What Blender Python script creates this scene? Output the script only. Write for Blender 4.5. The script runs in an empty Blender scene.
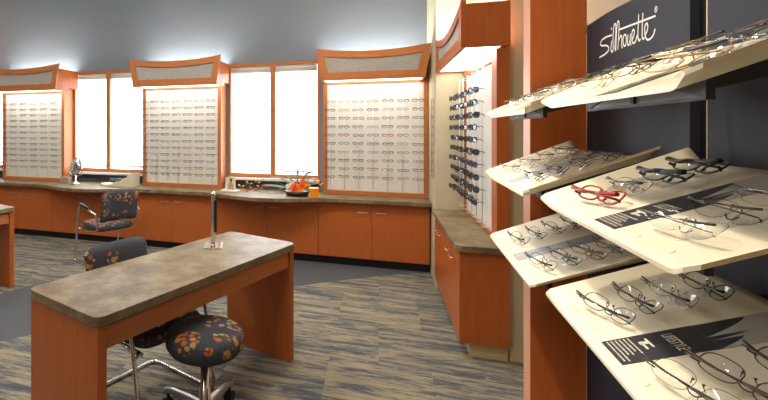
import bpy, bmesh, math, random
from math import pi, sin, cos, radians, sqrt, atan2
from mathutils import Vector, Matrix

# ------------------------------------------------------------------ camera, world, exposure
scene = bpy.context.scene
COL = scene.collection
cam_data = bpy.data.cameras.new('camera')
cam = bpy.data.objects.new('camera', cam_data)
COL.objects.link(cam)
cam.location = (0, 0, 1.5)
cam.rotation_euler = (radians(90), 0, radians(18.8))
cam_data.sensor_width = 36
cam_data.lens = 452 / 768 * 36
cam_data.shift_x = (384 - 225) / 768
cam_data.shift_y = -(200 - 129) / 768
cam_data.clip_start = 0.02
scene.camera = cam

world = bpy.data.worlds.new('overcast_sky')
scene.world = world
world.use_nodes = True
wb = world.node_tree.nodes['Background']
wb.inputs[0].default_value = (0.86, 0.93, 1.0, 1)
wb.inputs[1].default_value = 1.6

scene.cycles.transparent_max_bounces = 32
scene.view_settings.view_transform = 'Standard'
scene.view_settings.look = 'None'
scene.view_settings.exposure = 0.3
scene.view_settings.gamma = 1.0
scene.view_settings.use_curve_mapping = False

def area(name, loc, rot, sx, sy, power, color=(1, 1, 1), spread=180):
    l = bpy.data.lights.new(name, 'AREA')
    l.shape = 'RECTANGLE'; l.size = sx; l.size_y = sy
    l.energy = power; l.color = color; l.spread = radians(spread)
    o = bpy.data.objects.new(name, l); COL.objects.link(o)
    o.location = loc; o.rotation_euler = rot
    return o

def spot(name, loc, target, power, color, angle, blend=0.6, size=0.04):
    l = bpy.data.lights.new(name, 'SPOT')
    l.energy = power; l.color = color; l.spot_size = radians(angle); l.spot_blend = blend
    l.shadow_soft_size = size
    o = bpy.data.objects.new(name, l); COL.objects.link(o)
    o.location = loc
    o.rotation_euler = (Vector(target) - Vector(loc)).to_track_quat('-Z', 'Y').to_euler()
    return o

CEIL = 3.7
WARM = (1.0, 0.93, 0.83)
# daylight at the three window bays
for i, wx in enumerate((-6.02, -3.64, -1.26)):
    area('window_daylight', (wx, 5.95, 1.55), (radians(-90), 0, 0), 1.1, 1.4, 60, (0.88, 0.94, 1.0))
# ceiling fixtures of the shop
for lx, ly, p in ((-5.2, 2.6, 38), (-2.4, 3.0, 38), (-3.8, 0.0, 32), (-0.9, 0.6, 24), (-0.6, 3.2, 36), (-1.6, -1.6, 18)):
    area('ceiling_panel_light', (lx, ly, CEIL - 0.03), (0, 0, 0), 0.6, 0.6, p, WARM)
# track spots over the tray displays
spot('track_spot', (-0.55, 1.75, 3.3), (0.45, 1.75, 1.3), 85, (1.0, 0.88, 0.68), 48)
spot('track_spot', (-0.55, 0.85, 3.3), (0.45, 1.05, 1.2), 85, (1.0, 0.88, 0.68), 48)
spot('wall_spot', (-6.6, 4.3, 3.3), (-5.6, 5.5, 2.95), 40, (1.0, 0.55, 0.35), 60, 1.0)

# ------------------------------------------------------------------ materials
MATS = {}
def mat(name, color=(0.8, 0.8, 0.8), rough=0.5, metal=0.0, emit=None, estr=0.0, coat=0.0, spec=0.5):
    if name in MATS: return MATS[name]
    m = bpy.data.materials.new(name); m.use_nodes = True
    b = m.node_tree.nodes['Principled BSDF']
    b.inputs['Base Color'].default_value = (*color, 1)
    b.inputs['Roughness'].default_value = rough
    b.inputs['Metallic'].default_value = metal
    b.inputs['Coat Weight'].default_value = coat
    b.inputs['Specular IOR Level'].default_value = spec
    if emit:
        b.inputs['Emission Color'].default_value = (*emit, 1)
        b.inputs['Emission Strength'].default_value = estr
    MATS[name] = m
    return m

def nodes(m):
    nt = m.node_tree
    return nt, nt.nodes, nt.links, nt.nodes['Principled BSDF']

def ramp(N, stops):
    r = N.new('ShaderNodeValToRGB')
    e = r.color_ramp.elements
    while len(e) < len(stops): e.new(0.5)
    for i, (p, c) in enumerate(stops):
        e[i].position = p; e[i].color = (*c, 1)
    return r

def noise_mat(name, c1, c2, scale, stretch=(1, 1, 1), rough=0.5, detail=4, lo=0.3, hi=0.7, bump=0.0, coat=0.0, bscale=None, spec=0.5):
    m = mat(name, c1, rough, coat=coat, spec=spec)
    nt, N, L, b = nodes(m)
    tc = N.new('ShaderNodeTexCoord'); mp = N.new('ShaderNodeMapping')
    mp.inputs['Scale'].default_value = stretch
    L.new(tc.outputs['Object'], mp.inputs['Vector'])
    no = N.new('ShaderNodeTexNoise'); no.inputs['Scale'].default_value = scale
    no.inputs['Detail'].default_value = detail
    L.new(mp.outputs['Vector'], no.inputs['Vector'])
    r = ramp(N, [(lo, c1), (hi, c2)])
    L.new(no.outputs['Fac'], r.inputs['Fac'])
    L.new(r.outputs['Color'], b.inputs['Base Color'])
    if bump:
        bp = N.new('ShaderNodeBump'); bp.inputs['Strength'].default_value = bump
        bp.inputs['Distance'].default_value = 0.002
        n2 = N.new('ShaderNodeTexNoise'); n2.inputs['Scale'].default_value = bscale or scale * 4
        L.new(tc.outputs['Object'], n2.inputs['Vector'])
        L.new(n2.outputs['Fac'], bp.inputs['Height'])
        L.new(bp.outputs['Normal'], b.inputs['Normal'])
    return m

CHERRY = noise_mat('cherry_wood', (0.43, 0.108, 0.023), (0.50, 0.134, 0.031), 9, (6, 6, 0.5), rough=0.34, detail=6, spec=0.35)
CHERRY_H = noise_mat('cherry_wood_horizontal', (0.46, 0.155, 0.045), (0.54, 0.19, 0.058), 9, (0.5, 6, 6), rough=0.4, detail=6, spec=0.35)
CHERRY_D = noise_mat('cherry_wood_fin', (0.48, 0.115, 0.026), (0.56, 0.145, 0.034), 7, (6, 6, 0.4), rough=0.36, detail=6, spec=0.35)
LITEDGE = noise_mat('cherry_edge_lit', (0.62, 0.30, 0.20), (0.66, 0.34, 0.23), 9, (6, 6, 0.4), rough=0.35)  # light falling on the fin's edge, painted in as a paler pink
SEAM = mat('seam_shadow_gap', (0.05, 0.02, 0.01), 0.8)

def laminate(name, cs, rough):
    m = mat(name, cs[0], rough, spec=0.36)
    nt, N, L, b = nodes(m)
    tc = N.new('ShaderNodeTexCoord')
    n1 = N.new('ShaderNodeTexNoise'); n1.inputs['Scale'].default_value = 7; n1.inputs['Detail'].default_value = 7; n1.inputs['Roughness'].default_value = 0.62
    n2 = N.new('ShaderNodeTexNoise'); n2.inputs['Scale'].default_value = 70; n2.inputs['Detail'].default_value = 3
    L.new(tc.outputs['Object'], n1.inputs['Vector']); L.new(tc.outputs['Object'], n2.inputs['Vector'])
    mx = N.new('ShaderNodeMath'); mx.operation = 'MULTIPLY_ADD'
    mx.inputs[1].default_value = 0.25
    L.new(n2.outputs['Fac'], mx.inputs[0]); L.new(n1.outputs['Fac'], mx.inputs[2])
    r = ramp(N, [(0.45, cs[0]), (0.60, cs[1]), (0.75, cs[2])])
    L.new(mx.outputs[0], r.inputs['Fac']); L.new(r.outputs['Color'], b.inputs['Base Color'])
    return m
COUNTER = laminate('mottled_laminate', ((0.115, 0.075, 0.035), (0.19, 0.135, 0.073), (0.28, 0.215, 0.125)), 0.46)

PAINT = noise_mat('slate_blue_paint', (0.205, 0.232, 0.28), (0.215, 0.242, 0.29), 40, rough=0.85, bump=0.15)
SHADEWALL = noise_mat('slate_paint_shaded', (0.055, 0.065, 0.085), (0.06, 0.07, 0.09), 40, rough=0.8, bump=0.15)  # same wall paint, darkened for the shade below the windows
CREAM = noise_mat('cream_paint', (0.55, 0.48, 0.33), (0.57, 0.50, 0.345), 30, rough=0.8, bump=0.15)
BEIGE = noise_mat('warm_beige_paint', (0.50, 0.39, 0.27), (0.52, 0.41, 0.28), 30, rough=0.8, bump=0.15)
CEILM = mat('ceiling_paint', (0.75, 0.74, 0.70), 0.9)
CREAMTRIM = mat('cream_vinyl_base', (0.60, 0.50, 0.30), 0.5)
TOE = mat('black_toe_kick', (0.012, 0.014, 0.022), 0.5)
CHROME = mat('chrome', (0.75, 0.75, 0.76), 0.15, 1.0)
BRUSH = mat('brushed_nickel', (0.62, 0.60, 0.56), 0.32, 1.0)
ALU = mat('polished_aluminium', (0.55, 0.56, 0.60), 0.28, 1.0)
BLACKPL = mat('black_plastic', (0.012, 0.012, 0.014), 0.35)
WHITE = mat('white_plastic', (0.80, 0.80, 0.78), 0.4)
SILL = mat('white_sill', (0.78, 0.78, 0.76), 0.4)
TRAY = noise_mat('cream_tray_laminate', (0.79, 0.71, 0.54), (0.82, 0.74, 0.57), 5, rough=0.36, detail=2)
TRAYEDGE = mat('tan_edge_and_shade', (0.62, 0.47, 0.27), 0.45)  # tan board edges; on the tray ends the tan paints in their shade
NAVYPANEL = noise_mat('navy_brand_panel', (0.020, 0.022, 0.037), (0.023, 0.025, 0.041), 3, (1, 1, 0.3), rough=0.6, spec=0.3)
BLACKGAP = mat('black_channel', (0.006, 0.006, 0.008), 0.5)
LOGO = mat('white_logo', (0.85, 0.83, 0.78), 0.5, emit=(1, 0.97, 0.9), estr=0.0)
PANELM = noise_mat('frame_board', (0.80, 0.78, 0.73), (0.86, 0.84, 0.79), 60, rough=0.55, detail=2)
GREYFAB = noise_mat('grey_woven_panel', (0.34, 0.31, 0.285), (0.46, 0.43, 0.40), 60, (0.4, 1, 2.2), rough=0.8, detail=4)
DIFF = mat('canopy_diffuser', (0.9, 0.9, 0.85), 0.5, emit=(1.0, 0.96, 0.88), estr=4.8)
TUBE = mat('fluorescent_tube', (0.9, 0.95, 0.95), 0.5, emit=(0.70, 0.96, 1.0), estr=190.0)
TUBEW = mat('warm_tube', (0.95, 0.95, 0.9), 0.5, emit=(1.0, 0.97, 0.88), estr=150.0)

def glassy(name, tint, gloss=0.12, rough=0.03):
    m = bpy.data.materials.new(name); m.use_nodes = True
    nt = m.node_tree; N = nt.nodes; L = nt.links
    for n in list(N): N.remove(n)
    out = N.new('ShaderNodeOutputMaterial'); mix = N.new('ShaderNodeMixShader')
    t = N.new('ShaderNodeBsdfTransparent'); g = N.new('ShaderNodeBsdfGlossy')
    t.inputs[0].default_value = (*tint, 1); g.inputs['Roughness'].default_value = rough
    lw = N.new('ShaderNodeLayerWeight'); lw.inputs[0].default_value = 0.5
    pw = N.new('ShaderNodeMath'); pw.operation = 'POWER'; pw.inputs[1].default_value = 5.0
    L.new(lw.outputs['Facing'], pw.inputs[0])
    ad = N.new('ShaderNodeMath'); ad.operation = 'MULTIPLY_ADD'; ad.inputs[1].default_value = 0.6; ad.inputs[2].default_value = 0.04 + gloss
    L.new(pw.outputs[0], ad.inputs[0]); L.new(ad.outputs[0], mix.inputs[0])
    L.new(t.outputs[0], mix.inputs[1]); L.new(g.outputs[0], mix.inputs[2])
    L.new(mix.outputs[0], out.inputs[0])
    MATS[name] = m
    return m
LENS = glassy('clear_lens', (0.90, 0.91, 0.90), 0.05)
DARKLENS = glassy('smoked_lens', (0.10, 0.12, 0.16), 0.10)
GLASS = glassy('window_glass', (0.97, 0.98, 0.98), 0.0)
ACRYL = glassy('clear_acrylic', (0.93, 0.95, 0.95), 0.22)

REST = glassy('rest_acrylic', (0.985, 0.99, 0.99), 0.05)
ROD = mat('frosted_rod', (0.82, 0.82, 0.80), 0.3)

def blind_mat():
    m = bpy.data.materials.new('sheer_blind'); m.use_nodes = True
    nt = m.node_tree; N = nt.nodes; L = nt.links
    for n in list(N): N.remove(n)
    out = N.new('ShaderNodeOutputMaterial')
    tr = N.new('ShaderNodeBsdfTranslucent'); tr.inputs[0].default_value = (0.92, 0.93, 0.93, 1)
    di = N.new('ShaderNodeBsdfDiffuse'); di.inputs[0].default_value = (0.8, 0.8, 0.78, 1)
    tp = N.new('ShaderNodeBsdfTransparent')
    m1 = N.new('ShaderNodeMixShader'); m1.inputs[0].default_value = 0.35
    m2 = N.new('ShaderNodeMixShader'); m2.inputs[0].default_value = 0.4
    L.new(tr.outputs[0], m1.inputs[1]); L.new(di.outputs[0], m1.inputs[2])
    L.new(m1.outputs[0], m2.inputs[1]); L.new(tp.outputs[0], m2.inputs[2])
    L.new(m2.outputs[0], out.inputs[0])
    return m
BLIND = blind_mat()
CASSETTE = mat('blind_roll_fabric', (0.62, 0.60, 0.55), 0.7)

def carpet():
    m = mat('carpet', (0.2, 0.2, 0.2), 0.95, spec=0.1)
    nt, N, L, b = nodes(m)
    tc = N.new('ShaderNodeTexCoord')
    rot = N.new('ShaderNodeMapping'); rot.inputs['Rotation'].default_value = (0, 0, radians(0))
    L.new(tc.outputs['Object'], rot.inputs['Vector'])
    # plank layout
    br = N.new('ShaderNodeTexBrick')
    br.inputs['Color1'].default_value = (0, 0, 0, 1); br.inputs['Color2'].default_value = (1, 1, 1, 1)
    br.inputs['Mortar'].default_value = (0.5, 0.5, 0.5, 1)
    br.inputs['Scale'].default_value = 1.0; br.inputs['Mortar Size'].default_value = 0.0
    br.inputs['Brick Width'].default_value = 0.61; br.inputs['Row Height'].default_value = 0.61
    br.offset = 0.5
    L.new(rot.outputs['Vector'], br.inputs['Vector'])
    sp = N.new('ShaderNodeVectorMath'); sp.operation = 'MULTIPLY_ADD'
    sp.inputs[1].default_value = (7, 5, 3)
    L.new(br.outputs['Color'], sp.inputs[0]); L.new(rot.outputs['Vector'], sp.inputs[2])
    mp = N.new('ShaderNodeMapping'); mp.inputs['Scale'].default_value = (1.0, 8.5, 1)
    L.new(sp.outputs[0], mp.inputs['Vector'])
    n1 = N.new('ShaderNodeTexNoise'); n1.inputs['Scale'].default_value = 1.9; n1.inputs['Detail'].default_value = 9
    n1.inputs['Roughness'].default_value = 0.72; n1.inputs['Distortion'].default_value = 0.5
    L.new(mp.outputs['Vector'], n1.inputs['Vector'])
    mp2 = N.new('ShaderNodeMapping'); mp2.inputs['Scale'].default_value = (6, 60, 1)
    L.new(sp.outputs[0], mp2.inputs['Vector'])
    n2 = N.new('ShaderNodeTexNoise'); n2.inputs['Scale'].default_value = 3; n2.inputs['Detail'].default_value = 4
    L.new(mp2.outputs['Vector'], n2.inputs['Vector'])
    ma = N.new('ShaderNodeMath'); ma.operation = 'MULTIPLY_ADD'; ma.inputs[1].default_value = 0.35
    L.new(n2.outputs['Fac'], ma.inputs[0]); L.new(n1.outputs['Fac'], ma.inputs[2])
    r = ramp(N, [(0.56, (0.080, 0.088, 0.106)), (0.655, (0.125, 0.130, 0.135)), (0.675, (0.22, 0.195, 0.14)), (0.80, (0.33, 0.285, 0.20))])
    L.new(ma.outputs[0], r.inputs['Fac'])
    # plain slate inlay: outside circle one, inside circle two
    def circ(cx, cy, rad, op):
        d = N.new('ShaderNodeVectorMath'); d.operation = 'DISTANCE'; d.inputs[1].default_value = (cx, cy, 0)
        L.new(tc.outputs['Object'], d.inputs[0])
        c = N.new('ShaderNodeMath'); c.operation = op; c.inputs[1].default_value = rad
        L.new(d.outputs['Value'], c.inputs[0]); return c
    a = circ(C1[0], C1[1], C1[2], 'GREATER_THAN'); c2 = circ(C2[0], C2[1], C2[2], 'LESS_THAN')
    mm = N.new('ShaderNodeMath'); mm.operation = 'MULTIPLY'
    L.new(a.outputs[0], mm.inputs[0]); L.new(c2.outputs[0], mm.inputs[1])
    nn = N.new('ShaderNodeTexNoise'); nn.inputs['Scale'].default_value = 160
    L.new(tc.outputs['Object'], nn.inputs['Vector'])
    r2 = ramp(N, [(0.3, (0.085, 0.088, 0.098)), (0.7, (0.115, 0.118, 0.13))])
    L.new(nn.outputs['Fac'], r2.inputs['Fac'])
    mix = N.new('ShaderNodeMix'); mix.data_type = 'RGBA'
    L.new(mm.outputs[0], mix.inputs[0]); L.new(r.outputs['Color'], mix.inputs[6]); L.new(r2.outputs['Color'], mix.inputs[7])
    L.new(mix.outputs[2], b.inputs['Base Color'])
    bp = N.new('ShaderNodeBump'); bp.inputs['Strength'].default_value = 0.4; bp.inputs['Distance'].default_value = 0.004
    L.new(nn.outputs['Fac'], bp.inputs['Height']); L.new(bp.outputs['Normal'], b.inputs['Normal'])
    return m

def circle3(a, b, c):
    ax, ay = a; bx, by = b; cx, cy = c
    d = 2 * (ax * (by - cy) + bx * (cy - ay) + cx * (ay - by))
    ux = ((ax**2 + ay**2) * (by - cy) + (bx**2 + by**2) * (cy - ay) + (cx**2 + cy**2) * (ay - by)) / d
    uy = ((ax**2 + ay**2) * (cx - bx) + (bx**2 + by**2) * (ax - cx) + (cx**2 + cy**2) * (bx - ax)) / d
    return ux, uy, math.hypot(ax - ux, ay - uy)
C1 = circle3((0.42, 5.14), (-0.78, 4.27), (-2.5, 2.54))
C2 = circle3((-3.27, 3.2), (-3.10, 3.62), (-1.75, 5.15))
CARPET = carpet()

def fabric(name, base, spot_scale=22.0):
    m = mat(name, base, 0.85, spec=0.2)
    nt, N, L, b = nodes(m)
    tc = N.new('ShaderNodeTexCoord')
    v = N.new('ShaderNodeTexVoronoi'); v.inputs['Scale'].default_value = spot_scale
    v.inputs['Randomness'].default_value = 0.75
    big = N.new('ShaderNodeTexVoronoi'); big.inputs['Scale'].default_value = 6.8
    big.inputs['Randomness'].default_value = 0.6
    ns = N.new('ShaderNodeTexNoise'); ns.inputs['Scale'].default_value = 110
    L.new(tc.outputs['Object'], v.inputs['Vector']); L.new(tc.outputs['Object'], big.inputs['Vector'])
    L.new(tc.outputs['Object'], ns.inputs['Vector'])
    a = N.new('ShaderNodeMath'); a.operation = 'LESS_THAN'; a.inputs[1].default_value = 0.47
    L.new(v.outputs['Distance'], a.inputs[0])
    c = N.new('ShaderNodeMath'); c.operation = 'LESS_THAN'; c.inputs[1].default_value = 0.46
    L.new(big.outputs['Distance'], c.inputs[0])
    mm = N.new('ShaderNodeMath'); mm.operation = 'MULTIPLY'
    L.new(a.outputs[0], mm.inputs[0]); L.new(c.outputs[0], mm.inputs[1])
    sepc = N.new('ShaderNodeSeparateColor'); L.new(v.outputs['Color'], sepc.inputs[0])
    r = ramp(N, [(0.0, (0.50, 0.13, 0.03)), (0.35, (0.55, 0.22, 0.05)), (0.6, (0.42, 0.30, 0.14)), (0.85, (0.20, 0.15, 0.08))])
    r.color_ramp.interpolation = 'CONSTANT'
    L.new(sepc.outputs[0], r.inputs['Fac'])
    rb = ramp(N, [(0.3, tuple(x * 0.8 for x in base)), (0.7, tuple(x * 1.2 for x in base))])
    L.new(ns.outputs['Fac'], rb.inputs['Fac'])
    mix = N.new('ShaderNodeMix'); mix.data_type = 'RGBA'
    L.new(mm.outputs[0], mix.inputs[0]); L.new(rb.outputs['Color'], mix.inputs[6]); L.new(r.outputs['Color'], mix.inputs[7])
    L.new(mix.outputs[2], b.inputs['Base Color'])
    return m
FABRIC = fabric('leaf_print_fabric', (0.062, 0.068, 0.085), 30.0)

# ------------------------------------------------------------------ mesh helpers
def link_mesh(name, bm, m, parent=None, loc=None, rot=None, smooth=False, bevel=0.0, kind=None):
    bmesh.ops.recalc_face_normals(bm, faces=bm.faces)
    me = bpy.data.meshes.new(name); bm.to_mesh(me); bm.free()
    for mm in (m if isinstance(m, (list, tuple)) else [m]): me.materials.append(mm)
    if smooth:
        for p in me.polygons: p.use_smooth = True
    o = bpy.data.objects.new(name, me); COL.objects.link(o)
    if parent: o.parent = parent
    if loc is not None: o.location = loc
    if rot is not None: o.rotation_euler = rot
    if bevel:
        bv = o.modifiers.new('bevel', 'BEVEL'); bv.width = bevel; bv.segments = 2; bv.limit_method = 'ANGLE'; bv.angle_limit = radians(40)
    if kind: o['kind'] = kind
    return o

def box(bm, x0, x1, y0, y1, z0, z1, mi=0):
    vs = [bm.verts.new(p) for p in ((x0,y0,z0),(x1,y0,z0),(x1,y1,z0),(x0,y1,z0),(x0,y0,z1),(x1,y0,z1),(x1,y1,z1),(x0,y1,z1))]
    for f in ((0,3,2,1),(4,5,6,7),(0,1,5,4),(1,2,6,5),(2,3,7,6),(3,0,4,7)):
        fc = bm.faces.new([vs[i] for i in f]); fc.material_index = mi
    return vs

def B(*a, mi=0):
    bm = bmesh.new(); box(bm, *a, mi=mi); return bm

def prism(bm, poly, z0, z1, axis='z', mi=0):
    """poly: list of 2D points; extruded along axis"""
    def P(p, t):
        if axis == 'z': return (p[0], p[1], t)
        if axis == 'y': return (p[0], t, p[1])
        return (t, p[0], p[1])
    a = [bm.verts.new(P(p, z0)) for p in poly]; b = [bm.verts.new(P(p, z1)) for p in poly]
    n = len(poly)
    fs = [bm.faces.new(a[::-1]), bm.faces.new(b)]
    for i in range(n): fs.append(bm.faces.new((a[i], a[(i+1) % n], b[(i+1) % n], b[i])))
    for f in fs: f.material_index = mi

def tube(bm, pts, r, seg=8, closed=False, mi=0, cap=True, rz=None):
    pts = [Vector(p) for p in pts]; n = len(pts)
    rings = []
    prev = None
    for i, p in enumerate(pts):
        if closed: d = (pts[(i+1) % n] - pts[i-1])
        elif i == 0: d = pts[1] - p
        elif i == n-1: d = p - pts[i-1]
        else: d = (pts[i+1] - p).normalized() + (p - pts[i-1]).normalized()
        if d.length < 1e-9: d = Vector((0, 0, 1))
        d.normalize()
        if prev is None:
            up = Vector((0, 0, 1)) if abs(d.z) < 0.9 else Vector((1, 0, 0))
            u = d.cross(up).normalized()
        else:
            u = (prev - d * prev.dot(d))
            if u.length < 1e-6: u = d.orthogonal()
            u.normalize()
        prev = u; v = d.cross(u)
        rr = r[i] if isinstance(r, (list, tuple)) else r
        rings.append([bm.verts.new(p + (u * cos(2*pi*k/seg) + v * sin(2*pi*k/seg)) * rr) for k in range(seg)])
    m = n if closed else n - 1
    for i in range(m):
        a, b = rings[i], rings[(i+1) % n]
        for k in range(seg):
            f = bm.faces.new((a[k], a[(k+1) % seg], b[(k+1) % seg], b[k])); f.material_index = mi; f.smooth = True
    if not closed and cap:
        for rg in (rings[0][::-1], rings[-1]):
            f = bm.faces.new(rg); f.material_index = mi

def T(pts, r, **k):
    bm = bmesh.new(); tube(bm, pts, r, **k); return bm

def rpath(pts, rad, n=5, closed=False):
    """round the corners of a polyline"""
    pts = [Vector(p) for p in pts]; out = []
    N_ = len(pts)
    for i, p in enumerate(pts):
        if not closed and i in (0, N_-1): out.append(p); continue
        a = pts[i-1]; b = pts[(i+1) % N_]
        da = (a - p); db = (b - p)
        r = min(rad, da.length * 0.49, db.length * 0.49)
        s = p + da.normalized() * r; e = p + db.normalized() * r
        for k in range(n + 1):
            t = k / n
            out.append(s * (1-t)**2 + p * 2*t*(1-t) + e * t*t)
    return out

def lathe(bm, prof, seg=32, center=(0, 0), mi=0, smooth=True):
    rings = []
    for (r, z) in prof:
        if r < 1e-6: rings.append([bm.verts.new((center[0], center[1], z))])
        else: rings.append([bm.verts.new((center[0] + r*cos(2*pi*k/seg), center[1] + r*sin(2*pi*k/seg), z)) for k in range(seg)])
    for a, b in zip(rings, rings[1:]):
        for k in range(seg):
            k2 = (k+1) % seg
            if len(a) == 1 and len(b) == 1: continue
            if len(a) == 1: f = bm.faces.new((a[0], b[k2], b[k]))
            elif len(b) == 1: f = bm.faces.new((a[k], a[k2], b[0]))
            else: f = bm.faces.new((a[k], a[k2], b[k2], b[k]))
            f.material_index = mi; f.smooth = smooth

def rrect(x0, x1, y0, y1, r, n=6):
    out = []
    for cx, cy, a0 in ((x1-r, y1-r, 0), (x0+r, y1-r, 90), (x0+r, y0+r, 180), (x1-r, y0+r, 270)):
        for k in range(n+1):
            a = radians(a0 + 90*k/n); out.append((cx + r*cos(a), cy + r*sin(a)))
    return out

def empty(name, label, cat, loc=(0,0,0), rz=0, group=None, kind=None):
    o = bpy.data.objects.new(name, None); COL.objects.link(o)
    o.empty_display_size = 0.05
    o.location = loc; o.rotation_euler = (0, 0, rz)
    tag(o, label, cat, group, kind)
    return o

def tag(o, label=None, cat=None, group=None, kind=None):
    if label: o['label'] = label
    if cat: o['category'] = cat
    if group: o['group'] = group
    if kind: o['kind'] = kind
    return o

def child(name, bm, m, parent, **k):
    return link_mesh(name, bm, m, parent, **k)

# ------------------------------------------------------------------ room shell
YW = 5.55          # back wall face
XL, XR, YN = -8.2, 1.15, -3.0
bm = B(XL - 0.2, XR + 0.4, YN - 0.2, YW + 0.2, -0.1, 0.0)
link_mesh('floor', bm, CARPET, kind='structure')
link_mesh('ceiling', B(XL - 0.2, XR + 0.4, YN - 0.2, YW + 0.2, CEIL, CEIL + 0.1), CEILM, kind='structure')

WIN = [(-6.60, -5.45), (-4.235, -3.065), (-1.84, -0.675)]
WZ0, WZ1 = 0.885, 2.335
bm = bmesh.new()
xs = XL
for a, b in WIN:
    box(bm, xs, a, YW, YW + 0.16, 0, CEIL, 0)
    box(bm, a, b, YW, YW + 0.16, 0, WZ0, 1)
    box(bm, a, b, YW, YW + 0.16, WZ1, CEIL, 0)
    xs = b
box(bm, xs, XR + 0.2, YW, YW + 0.16, 0, CEIL, 0)
bmesh.ops.remove_doubles(bm, verts=bm.verts, dist=1e-5)
link_mesh('wall_back', bm, [PAINT, SHADEWALL], kind='structure')
link_mesh('wall_left', B(XL - 0.15, XL, YN, YW, 0, CEIL), PAINT, kind='structure')
link_mesh('wall_front', B(XL, XR, YN - 0.15, YN, 0, CEIL), BEIGE, kind='structure')
XB = 0.79; YP = 3.37
link_mesh('wall_right', B(XR, XR + 0.15, YN, YP, 0, CEIL), BEIGE, kind='structure')
link_mesh('wall_side', B(XB, XR + 0.15, YP, YW, 0, CEIL), CREAM, kind='structure')
link_mesh('wall_corner', B(0.512, XB, 4.69, YW, 0, CEIL), CREAM, kind='structure')
link_mesh('baseboard_side', B(0.80, XR, YP - 0.012, YP, 0, 0.10), CREAMTRIM, kind='structure', bevel=0.002)
# windows; the shade on the wall below each is painted in as a darker strip
for n, (a, b) in enumerate(WIN, 1):
    w = empty('window_%d' % n, None, None, ((a+b)/2, YW, WZ0), kind='structure')
    hw = (b - a) / 2; hz = WZ1 - WZ0
    bm = bmesh.new()
    t = 0.03
    box(bm, -hw, -hw + t, 0.005, 0.09, 0, hz)
    box(bm, hw - t, hw, 0.005, 0.09, 0, hz)
    box(bm, -0.03, 0.03, 0.005, 0.09, 0, hz)
    for x0, x1 in ((-hw + t, -0.03), (0.03, hw - t)):
        box(bm, x0, x1, 0.005, 0.09, 0, 0.05)
        box(bm, x0, x1, 0.005, 0.09, hz - 0.04, hz)
    child('window_frame', bm, CHERRY_H, w, bevel=0.003)
    for x0, x1 in ((-hw + t, -0.03), (0.03, hw - t)):
        child('window_pane', B(x0 - 0.005, x1 + 0.005, 0.08, 0.084, 0.03, hz - 0.03), GLASS, w)
    child('window_sill', B(-hw - 0.0, hw + 0.0, -0.07, 0.0, -0.03, 0.0), SILL, w, bevel=0.004)
    child('window_apron', B(-hw, hw, -0.006, -0.001, -0.155 + 0.012, -0.03), SHADEWALL, w)

# roller blinds, one per sash
wname = ['far left window', 'window behind the round mirror', 'window above the flowers']
for n, (a, b) in enumerate(WIN):
    c = (a + b) / 2
    for s, side in ((-1, 'left'), (1, 'right')):
        r = empty('roller_blind', 'sheer white roller blind lowered over the %s half of the %s' % (side, wname[n]), 'blind',
                  (c + s * 0.288, YW + 0.045, WZ0), group='roller blinds in the back windows')
        hw = 0.247
        f = bmesh.new()
        box(f, -hw, hw, -0.002, 0.0, 0.095, 1.38)
        child('blind_fabric', f, BLIND, r)
        f = bmesh.new(); tube(f, [(-hw, 0, 1.368), (hw, 0, 1.368)], 0.041, seg=16)
        child('blind_roll', f, CASSETTE, r, smooth=False)
        child('hem_bar', B(-hw, hw, -0.005, 0.004, 0.083, 0.098), CASSETTE, r, bevel=0.002)

# ------------------------------------------------------------------ back counter and cabinets
CT = 0.745
def bow(x):
    y = 5.03
    for c in (-6.02, -3.64, -1.24):
        d = abs(x - c) / 0.78
        if d < 1: y -= 0.225 * (0.5 + 0.5 * cos(pi * d)) ** 0.8
    return y
poly = [(0.505, YW - 0.001)]
poly += [(XL + 0.001, YW - 0.001)]
x = XL + 0.001
while x < 0.5:
    poly.append((x, bow(x))); x += 0.06
poly.append((0.505, bow(0.5)))
poly = poly[::-1]
bm = bmesh.new(); prism(bm, poly, CT - 0.042, CT)
o = link_mesh('worktop', bm, COUNTER, bevel=0.004)
tag(o, 'long mottled brown laminate worktop bowed out under the windows along the back wall', 'worktop')

def handle_bm(L=0.10, off=0.026, r=0.0045, axis='x', sign=-1):
    if axis == 'x': p = [(-L/2, 0, 0), (-L/2, sign*off, 0), (L/2, sign*off, 0), (L/2, 0, 0)]
    else: p = [(0, -L/2, 0), (sign*off, -L/2, 0), (sign*off, L/2, 0), (0, L/2, 0)]
    return T(rpath(p, 0.012), r)

edges = [-7.80, -6.60, -5.42, -4.24, -3.03, -1.83, -0.64, 0.498]
cabnm = ['at the far left end of the back wall', 'under the far left window', 'under the leftmost frame display',
         'behind the far armchair, under the mirror', 'under the middle frame display', 'under the flower arrangement',
         'under the right frame display']
YF = 5.10
for i, nm in enumerate(cabnm):
    a, b = edges[i], edges[i+1]; c = (a+b)/2; hw = (b-a)/2
    r = empty('base_cabinet', 'cherry wood two-door base cabinet ' + nm, 'cabinet', (c, YF, 0), group='base cabinets along the back wall')
    child('carcass', B(-hw + 0.001, hw - 0.001, 0.02, YW - YF - 0.002, 0.095, CT - 0.043), SEAM, r)
    child('toe_kick', B(-hw + 0.001, hw - 0.001, 0.07, 0.085, 0, 0.095), TOE, r)
    for s in (-1, 1):
        x0, x1 = (-hw + 0.002, -0.0015) if s < 0 else (0.0015, hw - 0.002)
        d = child('door', B(x0, x1, 0, 0.019, 0.097, CT - 0.046), CHERRY, r, bevel=0.0015)
        child('handle', handle_bm(), BRUSH, d, loc=(s * 0.098, 0, 0.60))

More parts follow.
